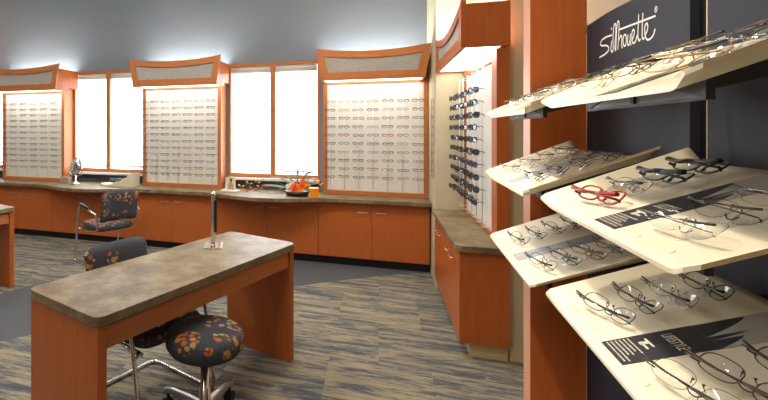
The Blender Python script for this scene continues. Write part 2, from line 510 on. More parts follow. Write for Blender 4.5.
# ------------------------------------------------------------------ side counter on the right
poly = [(0.474, 4.688), (0.474, 3.29), (0.50, 3.262), (0.788, 3.262), (0.788, 4.688)]
bm = bmesh.new(); prism(bm, poly, CT - 0.042, CT)
o = link_mesh('worktop', bm, COUNTER, bevel=0.004)
tag(o, 'short mottled brown laminate worktop under the sunglasses display by the cream column', 'worktop')
for j, (y0, y1, nm) in enumerate(((3.995, 4.685, 'far'), (3.30, 3.995, 'near'))):
    r = empty('base_cabinet', 'cherry wood two-door base cabinet below the sunglasses, %s one of the pair' % nm, 'cabinet', (0.50, (y0+y1)/2, 0),
              group='base cabinets below the sunglasses display')
    hw = (y1 - y0) / 2
    yy0 = -hw + (0.02 if j == 1 else 0.001)
    child('carcass', B(0.02, 0.286, yy0, hw - 0.001, 0.115, CT - 0.043), SEAM, r)
    child('toe_kick', B(0.07, 0.286, -hw + (0.045 if j == 1 else 0), hw - 0.001, 0, 0.115), CREAMTRIM, r)
    if j == 1:
        child('end_panel', B(0.0, 0.288, -hw, -hw + 0.019, 0.10, CT - 0.043), CHERRY, r, bevel=0.0015)
    for s in (-1, 1):
        a, b = (-hw + (0.0205 if j == 1 else 0.002), -0.0015) if s < 0 else (0.0015, hw - 0.002)
        d = child('door', B(0, 0.019, a, b, 0.10, CT - 0.046), CHERRY, r, bevel=0.0015)
        child('handle', handle_bm(axis='y'), BRUSH, d, loc=(0, s * 0.098, 0.60))

# ------------------------------------------------------------------ frame displays and canopies on back wall
YD = 5.35
DISP = [(-5.35, -4.24, 'left'), (-2.98, -1.875, 'middle'), (-0.615, 0.508, 'right')]
def display_unit(x0, x1, cols, nm):
    c = (x0+x1)/2; hw = (x1-x0)/2
    r = empty('frame_display', 'cherry framed pale board holding rows of eyeglasses, the %s one on the back wall' % nm, 'display board', (c, YD, CT), group='eyeglass displays on the back wall')
    h = 2.075 - CT - 0.001
    t = 0.045
    bm = bmesh.new()
    box(bm, -hw, -hw+t, 0, YW - YD - 0.002, 0.001, h); box(bm, hw-t, hw, 0, YW-YD-0.002, 0.001, h)
    box(bm, -hw+t, hw-t, 0, 0.03, h-0.055, h); box(bm, -hw+t, hw-t, 0, 0.03, 0.001, 0.05)
    child('frame', bm, CHERRY_H, r, bevel=0.002)
    child('back_board', B(-hw+t, hw-t, 0.022, 0.05, 0.002, h - 0.002), PANELM, r)
    for cx in cols:
        bm = bmesh.new()
        tube(bm, [(cx - c, -0.02, 0.075), (cx - c, -0.02, h - 0.07)], 0.0035, seg=6)
        for zz in (0.08, h - 0.075): tube(bm, [(cx - c, -0.02, zz), (cx - c, 0.03, zz)], 0.003, seg=6)
        child('rod', bm, ROD, r)
    return r

def canopy(x0, x1, nm, z0=2.03):
    """x0,x1: bottom edge; flares out at the top"""
    c = (x0+x1)/2; hw = (x1-x0)/2; fl = 0.056
    YC = 5.05
    r = empty('light_canopy', 'cherry wood light canopy with a concave top and grey inset, above the %s frame display' % nm, 'canopy', (c, YC, z0), group='light canopies on the back wall')
    H = 0.355; n = 20
    def top(x, dz=0): # concave
        return H - 0.048 * (1 - (x / (hw + fl)) ** 2) + dz
    # front board as ring of outer and inner contour
    outer = [(-hw, 0), (hw, 0)]; inner = [(-hw + 0.075 - 0.004, 0.085), (hw - 0.075 + 0.004, 0.085)]
    ot = [((hw + fl) * (1 - 2*k/n), top((hw + fl) * (1 - 2*k/n))) for k in range(n+1)]
    hi = hw + fl - 0.088
    it = [(hi * (1 - 2*k/n), top(hi * (1 - 2*k/n)) - 0.075) for k in range(n+1)]
    O = outer + ot; I = inner + it
    bm = bmesh.new()
    def ringv(P, y): return [bm.verts.new((p[0], y, p[1])) for p in P]
    of, ob, inf, inb = ringv(O, 0), ringv(O, 0.025), ringv(I, 0), ringv(I, 0.025)
    m = len(O)
    for i in range(m):
        j = (i+1) % m
        bm.faces.new((of[i], of[j], inf[j], inf[i])); bm.faces.new((ob[j], ob[i], inb[i], inb[j]))
        bm.faces.new((of[j], of[i], ob[i], ob[j])); bm.faces.new((inf[i], inf[j], inb[j], inb[i]))
    child('valance', bm, CHERRY_H, r)
    bm = bmesh.new(); prism(bm, [(p[0]*1.01, p[1] + (0.01 if i > 1 else -0.01)) for i, p in enumerate(I)], 0.013, 0.023, 'y')
    child('inset_panel', bm, GREYFAB, r)
    for s in (-1, 1):
        bm = bmesh.new()
        D_ = YW - YC - 0.002
        prism(bm, [(0.026, 0.0), (0.297, 0.0), (0.297, 0.048), (D_, 0.048), (D_, 0.30), (0.026, 0.30)], min(s*hw, s*(hw-0.02)), max(s*hw, s*(hw-0.02)), 'x')
        child('side_panel', bm, CHERRY, r)
    child('diffuser', B(-hw + 0.022, hw - 0.022, 0.028, 0.295, 0.012, 0.02), DIFF, r)
    child('base_board', B(-hw + 0.021, hw - 0.021, 0.296, YW - YC - 0.004, 0.048, 0.062), CHERRY_H, r)
    child('light_tray', B(-hw + 0.022, hw - 0.022, 0.028, 0.295, 0.05, 0.056), CHERRY_H, r)
    for s in (-1, 1):
        child('lamp_tube', T([(s*0.03 , 0.36, 0.12), (s*(hw - 0.06), 0.36, 0.12)], 0.013, seg=8), TUBE, r)
    return r

d3c = [-0.55 + 0.168 * k for k in range(7)]
def cols(x0, x1, n, m=0.095): return [x0 + m + (x1 - x0 - 2*m) * k / (n-1) for k in range(n)]
DC = [cols(-5.33, -4.24, 6), cols(-3.01, -1.885, 7), cols(-0.625, 0.498, 7)]
for (a, b, nm), cc in zip(DISP, DC):
    display_unit(a, b, cc, nm)
canopy(-5.34, -4.15, 'left')
canopy(-2.955, -1.830, 'middle')
canopy(-0.600, 0.452, 'right')

# ------------------------------------------------------------------ side canopy & sunglasses display (faces -X)
r = empty('sunglasses_display', 'cherry framed pale board of sunglasses on the right side wall', 'display board', (XB, 4.0, CT))
h = 2.03 - CT
xf = -0.045
y0, y1 = 3.385 - 4.0, 4.685 - 4.0
child('back_board', B(-0.03, -0.001, y0 + 0.06, y1 - 0.05, 0.03, h - 0.06), PANELM, r)
bm = bmesh.new()
box(bm, xf, -0.001, y1 - 0.05, y1, 0.001, h); box(bm, xf, -0.001, y0 + 0.06, y1 - 0.05, 0.001, 0.03); box(bm, xf, -0.001, y0+0.06, y1-0.05, h - 0.06, h)
child('frame', bm, CHERRY, r, bevel=0.002)
child('end_post', B(-0.075, -0.001, y0 - 0.08, y0 + 0.06, 0.001, h - 0.012), CHERRY, r, bevel=0.002)
SGY = [3.60, 3.79, 3.98, 4.17, 4.36, 4.55]
for yy in SGY:
    bm = bmesh.new()
    tube(bm, [(-0.10, yy - 4.0, 0.06), (-0.10, yy - 4.0, h - 0.09)], 0.004, seg=6)
    for zz in (0.065, h - 0.095): tube(bm, [(-0.10, yy - 4.0, zz), (-0.025, yy - 4.0, zz)], 0.0035, seg=6)
    child('rod', bm, ROD, r)

r = empty('light_canopy', 'large cherry wood light canopy over the sunglasses on the right side wall', 'canopy', (0.507, 4.0, 2.03))
yn, yf = 3.285 - 4.0, 4.685 - 4.0
cyc = (yn + yf) / 2; hw = (yf - yn) / 2
n = 20; H = 0.30
def topf(y): return 0.31 - 0.085 * (1 - ((y - cyc) / hw) ** 2)
O = [(yn, 0), (yf, 0)] + [(yf - (yf-yn)*k/n, topf(yf - (yf-yn)*k/n)) for k in range(n+1)]
i0, i1 = yn + 0.10, yf - 0.09
I = [(i0, 0.08), (i1, 0.08)] + [(i1 - (i1-i0)*k/n, topf(i1 - (i1-i0)*k/n) - 0.062) for k in range(n+1)]
bm = bmesh.new()
def rv(P, x): return [bm.verts.new((x, p[0], p[1])) for p in P]
of, ob, inf, inb = rv(O, 0), rv(O, 0.03), rv(I, 0), rv(I, 0.03)
for i in range(len(O)):
    j = (i+1) % len(O)
    bm.faces.new((of[i], of[j], inf[j], inf[i])); bm.faces.new((ob[j], ob[i], inb[i], inb[j]))
    bm.faces.new((of[j], of[i], ob[i], ob[j])); bm.faces.new((inf[i], inf[j], inb[j], inb[i]))
child('valance', bm, CHERRY, r)
bm = bmesh.new(); prism(bm, [(p[0] + (-0.008 if p[0] < cyc else 0.008), p[1] + (0.008 if i > 1 else -0.008)) for i, p in enumerate(I)], 0.014, 0.026, 'x')
child('inset_panel', bm, GREYFAB, r)
child('end_panel', B(0.031, XB - 0.507 - 0.001, yn, yn + 0.025, 0.0, 0.285), CHERRY, r, bevel=0.002)
child('rear_panel', B(0.031, XB - 0.507 - 0.001, yf - 0.022, yf, 0.0, 0.285), CHERRY, r)
child('diffuser', B(0.032, 0.235, yn + 0.027, yf - 0.024, 0.008, 0.016), DIFF, r)
child('base_board', B(0.236, XB - 0.508, yn + 0.027, yf - 0.024, 0.0, 0.02), CHERRY, r)
child('lamp_tube', T([(0.15, yn + 0.08, 0.10), (0.15, yf - 0.08, 0.10)], 0.014, seg=8), TUBEW, r)

o = link_mesh('wall_mirror', B(-0.008, 0, -0.11, 0.11, 0, 0.78), [CHROME], loc=(0.511, 4.93, 1.02), bevel=0.001)
tag(o, 'narrow tall mirror strip on the side of the cream column beside the right display', 'mirror')

# ------------------------------------------------------------------ eyeglasses for the wall boards
def lens_loop(cx, rx, ry, n=14, p=2.6, drop=0.0):
    out = []
    for k in range(n):
        a = 2*pi*k/n
        c, s = cos(a), sin(a)
        x = rx * (abs(c) ** (2/p)) * (1 if c >= 0 else -1); z = ry * (abs(s) ** (2/p)) * (1 if s >= 0 else -1)
        out.append((cx + x, 0.004 * (abs(cx + x) / 0.07) ** 2 * 2, z + drop * x))
    return out

def small_glasses(fm, lm, tm, r=0.0023, rx=0.027, ry=0.017, brow=False, name='eyeglasses', tl=0.10):
    bm = bmesh.new()
    for s in (-1, 1):
        lp = lens_loop(s*0.036, rx, ry, n=12)
        tube(bm, lp, r, seg=4, closed=True, mi=0)
        vs = [bm.verts.new((x, y, z)) for x, y, z in lp]; f = bm.faces.new(vs); f.material_index = 1
        tube(bm, [(s*0.063, 0.008, 0.006), (s*0.069, 0.012, 0.007), (s*0.069, tl*0.75, 0.006), (s*0.067, tl, -0.006)], r*0.9, seg=4, mi=2)
        if brow: tube(bm, [(s*0.012, 0.0, ry*0.9), (s*0.036, 0.001, ry*1.08), (s*0.066, 0.007, ry*0.75)], r*1.6, seg=4, mi=0)
    tube(bm, [(-0.012, 0.0, 0.004), (0, -0.001, 0.009), (0.012, 0.0, 0.004)], r, seg=4, mi=0)
    me = bpy.data.meshes.new(name); bm.to_mesh(me); bm.free()
    for mm in (fm, lm, tm): me.materials.append(mm)
    return me

FR = {}
for nm, c, me_, ro in (('black', (0.015, 0.015, 0.018), 0, 0.3), ('dark grey metal', (0.05, 0.05, 0.055), 1, 0.35), ('silver metal', (0.38, 0.38, 0.39), 1, 0.25),
                       ('gold metal', (0.42, 0.28, 0.11), 1, 0.3), ('brown', (0.10, 0.045, 0.02), 0, 0.35), ('red', (0.30, 0.015, 0.010), 0, 0.3), ('navy blue', (0.03, 0.06, 0.14), 0, 0.3),
                       ('bronze metal', (0.17, 0.10, 0.055), 1, 0.35)):
    FR[nm] = mat('spectacle_' + nm.replace(' ', '_'), c, ro, me_)
WALLG = {k: small_glasses(FR[k], LENS, FR[k], brow=k in ('black', 'brown', 'navy blue', 'red'), r=0.0026, rx=0.027, ry=0.0135) for k in FR}
SUNG = {k: small_glasses(FR[k], DARKLENS, FR[k], r=0.0032, rx=0.030, ry=0.023, brow=True, name='sunglasses', tl=0.055) for k in ('black', 'brown', 'dark grey metal', 'navy blue')}
ORD = ['first', 'second', 'third', 'fourth', 'fifth', 'sixth', 'seventh', 'eighth', 'ninth', 'tenth', 'eleventh', 'twelfth']
rnd = random.Random(5)
ROWS = [12, 12, 10]
for di, ((a, b, nm), cc) in enumerate(zip(DISP, DC)):
    R_ = ROWS[di]
    z_top, z_bot = ((1.858, 0.956), (1.85, 0.921), (1.808, 0.96))[di]
    zs = [z_top - (z_top - z_bot) * k / (R_-1) for k in range(R_)]
    for ri, z in enumerate(zs):
        for ci, cx in enumerate(cc):
            q = rnd.random()
            kind = ('black' if q < .34 else 'dark grey metal' if q < .54 else 'silver metal' if q < .62 else 'bronze metal' if q < .72 else 'gold metal' if q < .82 else 'brown' if q < .92 else 'navy blue' if q < .97 else 'red')
            if di == 1 and ci == 6 and ri in (4, 5): kind = 'red'
            if di == 2 and ri == 4 and ci in (1, 4): kind = 'red'
            if di == 2 and ri == 0 and ci in (1, 2): kind = 'silver metal'
            o = bpy.data.objects.new('eyeglasses', WALLG[kind]); COL.objects.link(o)
            o.location = (cx + rnd.uniform(-.004, .004), YD - 0.10, z + rnd.uniform(-.003, .003))
            o.rotation_euler = (radians(rnd.uniform(-4, 4)), 0, radians(rnd.uniform(-3, 3)))
            o.scale = (0.86, 0.9, 0.95)
            tag(o, '%s eyeglasses, %s row down, %s from left, %s wall board' % (kind, ORD[ri], ORD[ci], nm), 'eyeglasses',
                'eyeglasses on the %s wall board' % nm)
for ri in range(10):
    z = 1.775 - 0.088 * ri
    for ci, yy in enumerate(SGY):
        kind = rnd.choice(['black', 'black', 'black', 'navy blue', 'brown', 'dark grey metal'])
        o = bpy.data.objects.new('sunglasses', SUNG[kind]); COL.objects.link(o)
        o.location = (XB - 0.16, yy + rnd.uniform(-.005, .005), z)
        o.rotation_euler = (radians(rnd.uniform(-8, 8)), 0, radians(-68 + rnd.uniform(-14, 10))); o.scale = (0.84, 0.9, 0.84)
        tag(o, '%s sunglasses on the side board, %s row down, %s from its near end' % (kind, ORD[ri], ORD[ci]), 'sunglasses', 'sunglasses on the side wall board')

# ------------------------------------------------------------------ tray display unit at right
o = link_mesh('display_fin', B(0, 0.19, 0, 0.088, 0, 2.6), [CHERRY_D], loc=(0.572, 2.104, 0), bevel=0.003)
tag(o, 'tall cherry wood fin wall panel standing at the far end of the tray display', 'wood panel')
for p in o.data.polygons:
    if p.normal.x < -0.9: pass
o.data.materials.append(LITEDGE)
for p in o.data.polygons:
    if p.normal.x < -0.9: p.material_index = 1

KS = 0.66
PSI = 0.05
EU = Vector((cos(PSI), -sin(PSI), 0)); EV = Vector((sin(PSI), cos(PSI), 0))
UP = 0.65
def panel_point(px, py):
    """where a sight line from the main viewpoint meets the board face: (along, height)"""
    ca, sa = cos(radians(18.8)), sin(radians(18.8))
    u = (px-225)/452; v = (129-py)/452
    r_ = Vector((u*ca - sa, u*sa + ca, 0))
    t = UP / r_.dot(EU)
    return (r_.dot(EV) * t, 1.5 + v*t)
V1 = panel_point(587, 26)[0]
PT = [(V1 - v_, z_) for v_, z_ in (panel_point(*p) for p in ((587, 25.5), (590, 24), (605, 14), (618.5, 6.5), (635, -1.5)))]
PT[0] = (0, PT[0][1])
PT += [(PT[-1][0] + 0.08, PT[-1][1] + 0.004), (PT[-1][0] + 0.2, PT[-1][1] - 0.004), (0.75, PT[-1][1] - 0.07)]
PWD = 0.672
def brand_panel(vfar, nm):
    o_ = EU * UP + EV * vfar
    r = empty('sign_board', 'tall navy board with humped top and white script lettering, ' + nm, 'panel', (o_.x, o_.y, 0), rz=-PSI, group='navy boards behind the trays')
    ys = [k * PWD / 24 for k in range(25)]
    def tz(d):
        for (a, za), (b, zb) in zip(PT, PT[1:]):
            if a <= d <= b:
                t = (d-a)/(b-a); return za + (zb-za)*t
        return PT[-1][1]
    poly = [(0, 0.0), (-PWD, 0.0)] + [(-d, tz(d)) for d in ys[::-1]]
    bm = bmesh.new(); prism(bm, poly, 0, 0.02, 'x')
    child('board', bm, NAVYPANEL, r)
    child('edge_strip', B(-0.001, 0.02, 0.0005, 0.004, 0, 1.865), TRAYEDGE, r)
    return r
P1 = brand_panel(V1, 'next to the wood fin')
V2 = panel_point(708, 50)[0]
P2 = brand_panel(V2, 'at the right edge')
o = link_mesh('wall_channel', B(0, 0.02, -0.01, 0.09, 0, 2.2), BLACKGAP, loc=tuple(EU * (UP + 0.0215) + EV * V2), rot=(0, 0, -PSI))
tag(o, 'black vertical mounting channel between the two navy panels', 'channel')

# script lettering, strokes given on the panel face (distance from panel's far edge, height)
def logo(parent):
    def P(a, b):
        v, z = panel_point(590 + a/6.66, 5 + b/6.66)
        return (v - V1, z)
    S = [[(440,72),(320,118),(200,163)],
         [(150,200),(110,213),(82,232),(70,258),(80,272),(112,268),(130,282),(124,308),(100,330),(65,350)],
         [(148,238),(143,280),(142,306),(150,314),(158,300)],
         [(146,150),(145,165)],
         [(158,300),(156,220),(160,150),(168,122),(176,128),(174,200),(168,290),(174,306)],
         [(174,306),(178,220),(182,140),(188,106),(197,110),(196,180),(188,298)],
         [(190,260),(200,215),(212,200),(216,215),(213,270),(218,288)],
         [(240,196),(228,200),(222,232),(226,268),(236,276),(244,255),(246,220),(240,196)],
         [(256,196),(252,240),(256,272),(266,262),(274,190)],
         [(274,190),(271,240),(276,268)],
         [(280,240),(296,205),(300,172),(290,160),(282,185),(282,235),(292,260),(308,240),(318,200)],
         [(328,62),(324,140),(322,215),(330,242),(340,225)],
         [(356,52),(352,130),(350,205),(357,232),(366,215)],
         [(368,205),(388,165),(388,128),(378,118),(368,145),(368,195),(380,232),(400,230),(424,205),(438,158)]]
    bm = bmesh.new()
    for st in S:
        pts = rpath([(-0.0012, *P(a, b)) for a, b in st], 0.007, 4)
        # flat ribbon strokes
        w = 0.0042 * KS
        q = [Vector(p) for p in pts]
        L_, R2 = [], []
        for i, p in enumerate(q):
            d = (q[min(i+1, len(q)-1)] - q[max(i-1, 0)])
            if d.length < 1e-9: d = Vector((0, 1, 0))
            d.normalize(); nrm = Vector((0, -d.z, d.y))
            L_.append(bm.verts.new(p + nrm*w)); R2.append(bm.verts.new(p - nrm*w))
        for i in range(len(q)-1): bm.faces.new((L_[i], L_[i+1], R2[i+1], R2[i]))
    a, b = P(443, 28)
    for k in range(20):
        a0, a1 = 2*pi*k/20, 2*pi*(k+1)/20
        v = [bm.verts.new((-0.0012, a + rr*KS*cos(t), b + rr*KS*sin(t))) for rr, t in ((0.013, a0), (0.013, a1), (0.0098, a1), (0.0098, a0))]
        bm.faces.new(v)
    for q in ([(-.004,-.006),(-.004,.006),(-.0015,.006),(-.0015,-.006)], [(-.004,.0035),(-.004,.006),(.004,.006),(.004,.0035)],
              [(.002,0),(.002,.006),(.0042,.006),(.0042,0)], [(-.004,-.001),(-.004,.001),(.004,.001),(.004,-.001)], [(-.001,-.001),(.002,-.001),(.005,-.006),(.002,-.006)]):
        bm.faces.new([bm.verts.new((-0.0013, a - x*KS, b + z*KS)) for x, z in q])
    return child('script_lettering', bm, LOGO, parent)
lg = logo(P1)
lg2 = lg.copy(); COL.objects.link(lg2); lg2.parent = P2
lg2.location.z = 0.012

# trays -------------------------------------------------------------
SL = 0.4006
U0, TW = 0.327, 0.278
HWY = 0.322
def lift(y, x=0.2):
    d = abs(y) - (HWY - 0.07)
    if d <= 0: return 0.0
    s = d / 0.07
    return (0.022 + 0.010 * min(1, max(0, x / TW))) * s * s * (3 - 2*s) * (0.6 + 0.4*s)

CARDB = mat('card_dark_print', (0.022, 0.023, 0.032), 0.35)
CARDG = noise_mat('card_grey_print', (0.20, 0.22, 0.26), (0.40, 0.42, 0.46), 14, (1, 3, 1), rough=0.35)
CARDP = noise_mat('card_pale_print', (0.42, 0.40, 0.36), (0.50, 0.48, 0.44), 6, rough=0.3)
CARDT = mat('card_text', (0.62, 0.58, 0.48), 0.5)
BRACK = mat('bracket_dark', (0.012, 0.012, 0.018), 0.5)
BRACKG = mat('bracket_grey_face', (0.11, 0.11, 0.15), 0.4)

def tray(z0, vc, nm, du=0.0):
    """z0: height of the front edge of the sheet, vc: centre along the display"""
    o_ = EU * (U0 + du) + EV * vc
    r = empty('display_tray', 'cream sloping tray, ' + nm, 'tray', (o_.x, o_.y, z0), rz=-PSI, group='cream eyeglass trays')
    W = TW; nx, ny = 14, 44; th = 0.0065
    bm = bmesh.new()
    def surf(x, y, off): return (x, y, x*SL + lift(y, x) + off)
    def xfront(y):
        e = abs(y) - (HWY - 0.014)
        return 0.0 if e <= 0 else 0.014 - sqrt(max(0, 0.014**2 - e**2))
    top, bot = [], []
    for j in range(ny+1):
        t = -1 + 2*j/ny
        y = HWY * (math.copysign(abs(t)**0.75, t))
        ear = -0.012 * (lift(y) / 0.03)
        x0 = xfront(y) + ear
        top.append([bm.verts.new(surf(x0 + (W-x0)*i/nx, y, 0)) for i in range(nx+1)])
        bot.append([bm.verts.new(surf(x0 + (W-x0)*i/nx, y, -th)) for i in range(nx+1)])
    for j in range(ny):
        for i in range(nx):
            f = bm.faces.new((top[j][i], top[j][i+1], top[j+1][i+1], top[j+1][i])); f.smooth = True
            f = bm.faces.new((bot[j][i], bot[j+1][i], bot[j+1][i+1], bot[j][i+1])); f.smooth = True
    for j in range(ny):
        bm.faces.new((top[j][0], top[j+1][0], bot[j+1][0], bot[j][0])); bm.faces.new((top[j][nx], bot[j][nx], bot[j+1][nx], top[j+1][nx]))
    for i in range(nx):
        for J in (0, ny):
            f = bm.faces.new((top[J][i], bot[J][i], bot[J][i+1], top[J][i+1])); f.material_index = 1
    child('shelf_sheet', bm, [TRAY, TRAYEDGE], r)
    # arched bracket under the front
    bm = bmesh.new(); hb = 0.20; xb = 0.055; n = 16
    zt = xb*SL - th - 0.0005
    arc = [(-hb + 2*hb*k/n, zt - 0.026 + 0.023 * sin(pi*k/n)**0.8) for k in range(n+1)]
    box(bm, xb, xb + 0.010, -hb - 0.015, hb + 0.015, zt - 0.031, zt - 0.026)
    for k in range(n):
        (a, za), (b, zb) = arc[k], arc[k+1]
        prism(bm, [(a, za), (b, zb), (b, zt), (a, zt)], xb, xb + 0.010, 'x')
    box(bm, xb - 0.001, xb + 0.010, -0.007, 0.007, zt - 0.026, zt - 0.004)
    box(bm, xb, xb + 0.010, -hb - 0.015, -hb, zt - 0.026, zt)
    box(bm, xb, xb + 0.010, hb, hb + 0.015, zt - 0.026, zt)
    br = child('bracket', bm, BRACK, r)
    bm = bmesh.new(); prism(bm, [(-hb, zt - 0.0265), (hb, zt - 0.0265)] + arc[::-1], xb + 0.003, xb + 0.007, 'x')
    child('bracket_infill', bm, BRACKG, br)
    for s in (-1, 1):
        bm = bmesh.new(); y = s*0.15
        prism(bm, [(xb + 0.011, xb*SL - th - 0.02), (xb + 0.011, (xb + 0.011)*SL - th - 0.001), (W - 0.001, W*SL - th - 0.001), (W + 0.043, W*SL - th + 0.002), (W + 0.043, W*SL - th - 0.04)], y - 0.005, y + 0.005, 'y')
        child('bracket_arm', bm, BRACK, r)
    # peg caps
    for (px, py) in ((0.022, 0.215), (0.022, 0.115), (0.024, -0.20), (0.024, -0.10)):
        bm = bmesh.new(); lathe(bm, [(0, 0.0014), (0.006, 0.0013), (0.0072, 0.0008), (0.0076, 0)], 16)
        child('peg_cap', bm, TRAY, r, loc=(px, py, px*SL + 0.0003), rot=(0, -math.atan(SL), 0))
    return r

def on_tray(tr, x, y, off=0.0):
    """world position on tray at local x (from front), y"""
    return Vector(tr.location) + EU*x + EV*y + Vector((0, 0, x*SL + lift(y, x) + off))

def flat_quad(bm, tr, pts, off=0.0016, mi=0):
    f = bm.faces.new([bm.verts.new((x, y, x*SL + lift(y) + off)) for x, y in pts]); f.material_index = mi

def card(tr, style, nm, dy=0.0):
    r = empty('brand_card', 'printed card strip lying between the glasses ' + nm, 'card', tuple(tr.location), rz=-PSI, group='printed cards on the trays')
    y0, y1 = dy - 0.046, dy + 0.046
    bm = bmesh.new()
    x0, x1, x2 = 0.018, 0.150, 0.272
    th = 0.0006
    # card body: dark part, pale part
    def slab(pts, mi):
        a = [bm.verts.new((x, y, x*SL + 0.0004)) for x, y in pts]; b = [bm.verts.new((x, y, x*SL + 0.0012)) for x, y in pts]
        f = bm.faces.new(a[::-1]); f.material_index = mi
        f = bm.faces.new(b); f.material_index = mi
        for i in range(len(pts)):
            f = bm.faces.new((a[i], a[(i+1) % len(pts)], b[(i+1) % len(pts)], b[i])); f.material_index = mi
    if style == 'dark':
        slab([(x0, y0), (x1, y0 + 0.0), (x1, y1), (x0, y1)], 0)
        slab([(x1, y0), (x2, y0), (x2, y1), (x1, y1)], 1)
    else:
        slab([(x0, y0 + 0.008), (x2, y0 + 0.008), (x2, y1 - 0.008), (x0, y1 - 0.008)], 2)
    child('card_sheet', bm, [CARDB, CARDP, CARDG], r)
    if style == 'dark':
        bm = bmesh.new()
        # swept dark figure running into the pale half, with pale streaks
        for k, (xa, xb_, ya, yb) in enumerate(((0.15, 0.222, 0.45, 0.97), (0.15, 0.19, 0.0, 0.30), (0.15, 0.205, 0.30, 0.45))):
            a = y0 + (y1-y0)*ya; b = y0 + (y1-y0)*yb; n = 10
            for q in range(n):
                t0, t1 = q/n, (q+1)/n
                xx0, xx1 = xa + (xb_-xa)*t0, xa + (xb_-xa)*t1
                f0, f1 = (1-t0)**0.7, (1-t1)**0.7
                m_ = b
                flat_quad(bm, tr, [(xx0, m_ - (b-a)*f0), (xx1, m_ - (b-a)*f1), (xx1, m_), (xx0, m_)], 0.0014)
        child('print_figure', bm, CARDB, r)
        bm = bmesh.new(); rr = random.Random(3)
        for k in range(6):  # lines of small print
            xx = x0 + 0.006 + 0.0062*k; L_ = (0.068, 0.080, 0.055, 0.062, 0.050, 0.070)[k]
            yy = y1 - 0.006
            while yy > y1 - 0.006 - L_:
                w = rr.uniform(0.003, 0.009)
                flat_quad(bm, tr, [(xx, yy - w), (xx + 0.0020, yy - w), (xx + 0.0020, yy), (xx, yy)], 0.0017)
                yy -= w + 0.0015
        # small emblem block
        for (a, b, c, d) in ((0.046, 0.004, 0.058, 0.009), (0.048, -0.014, 0.0515, 0.010), (0.058, -0.010, 0.061, 0.018)):
            flat_quad(bm, tr, [(x0 + a, dy + b + 0.004), (x0 + c, dy + b + 0.004), (x0 + c, dy + d + 0.010), (x0 + a, dy + d + 0.010)], 0.0017)
        child('small_print', bm, CARDT, r)
        cu = bpy.data.curves.new('lettering', 'FONT'); cu.body = 'LIFESTYLE'; cu.size = 0.019; cu.extrude = 0.0002
        cu.align_x = 'CENTER'; cu.align_y = 'CENTER'; cu.space_character = 0.95
        ob = bpy.data.objects.new('card_lettering', cu); COL.objects.link(ob); ob.parent = r
        cu.materials.append(CARDT)
        xx = 0.108
        # text runs towards the camera (-Y), letters up towards -X (front)... readable from the front
        ez = Vector((-SL, 0, 1)).normalized(); ex = Vector((0, -1, 0)); ey = ez.cross(ex)
        ml = Matrix.Translation((xx, dy - 0.001, xx*SL + 0.0016)) @ Matrix((ex, ey, ez)).transposed().to_4x4() @ Matrix.Diagonal((0.80, 1.25, 1, 1))
        bpy.context.view_layer.update()
        me_ = bpy.data.meshes.new_from_object(ob)
        bpy.data.objects.remove(ob)
        me_.transform(ml)
        ob = bpy.data.objects.new('card_lettering', me_); COL.objects.link(ob); ob.parent = r
    else:
        bm = bmesh.new()
        for k in range(5):
            xx = x0 + 0.006 + 0.0065*k
            flat_quad(bm, tr, [(xx, dy - 0.02), (xx + 0.002, dy - 0.02), (xx + 0.002, dy + 0.028), (xx, dy + 0.028)], 0.0017)
        child('small_print', bm, CARDT, r)
    return r

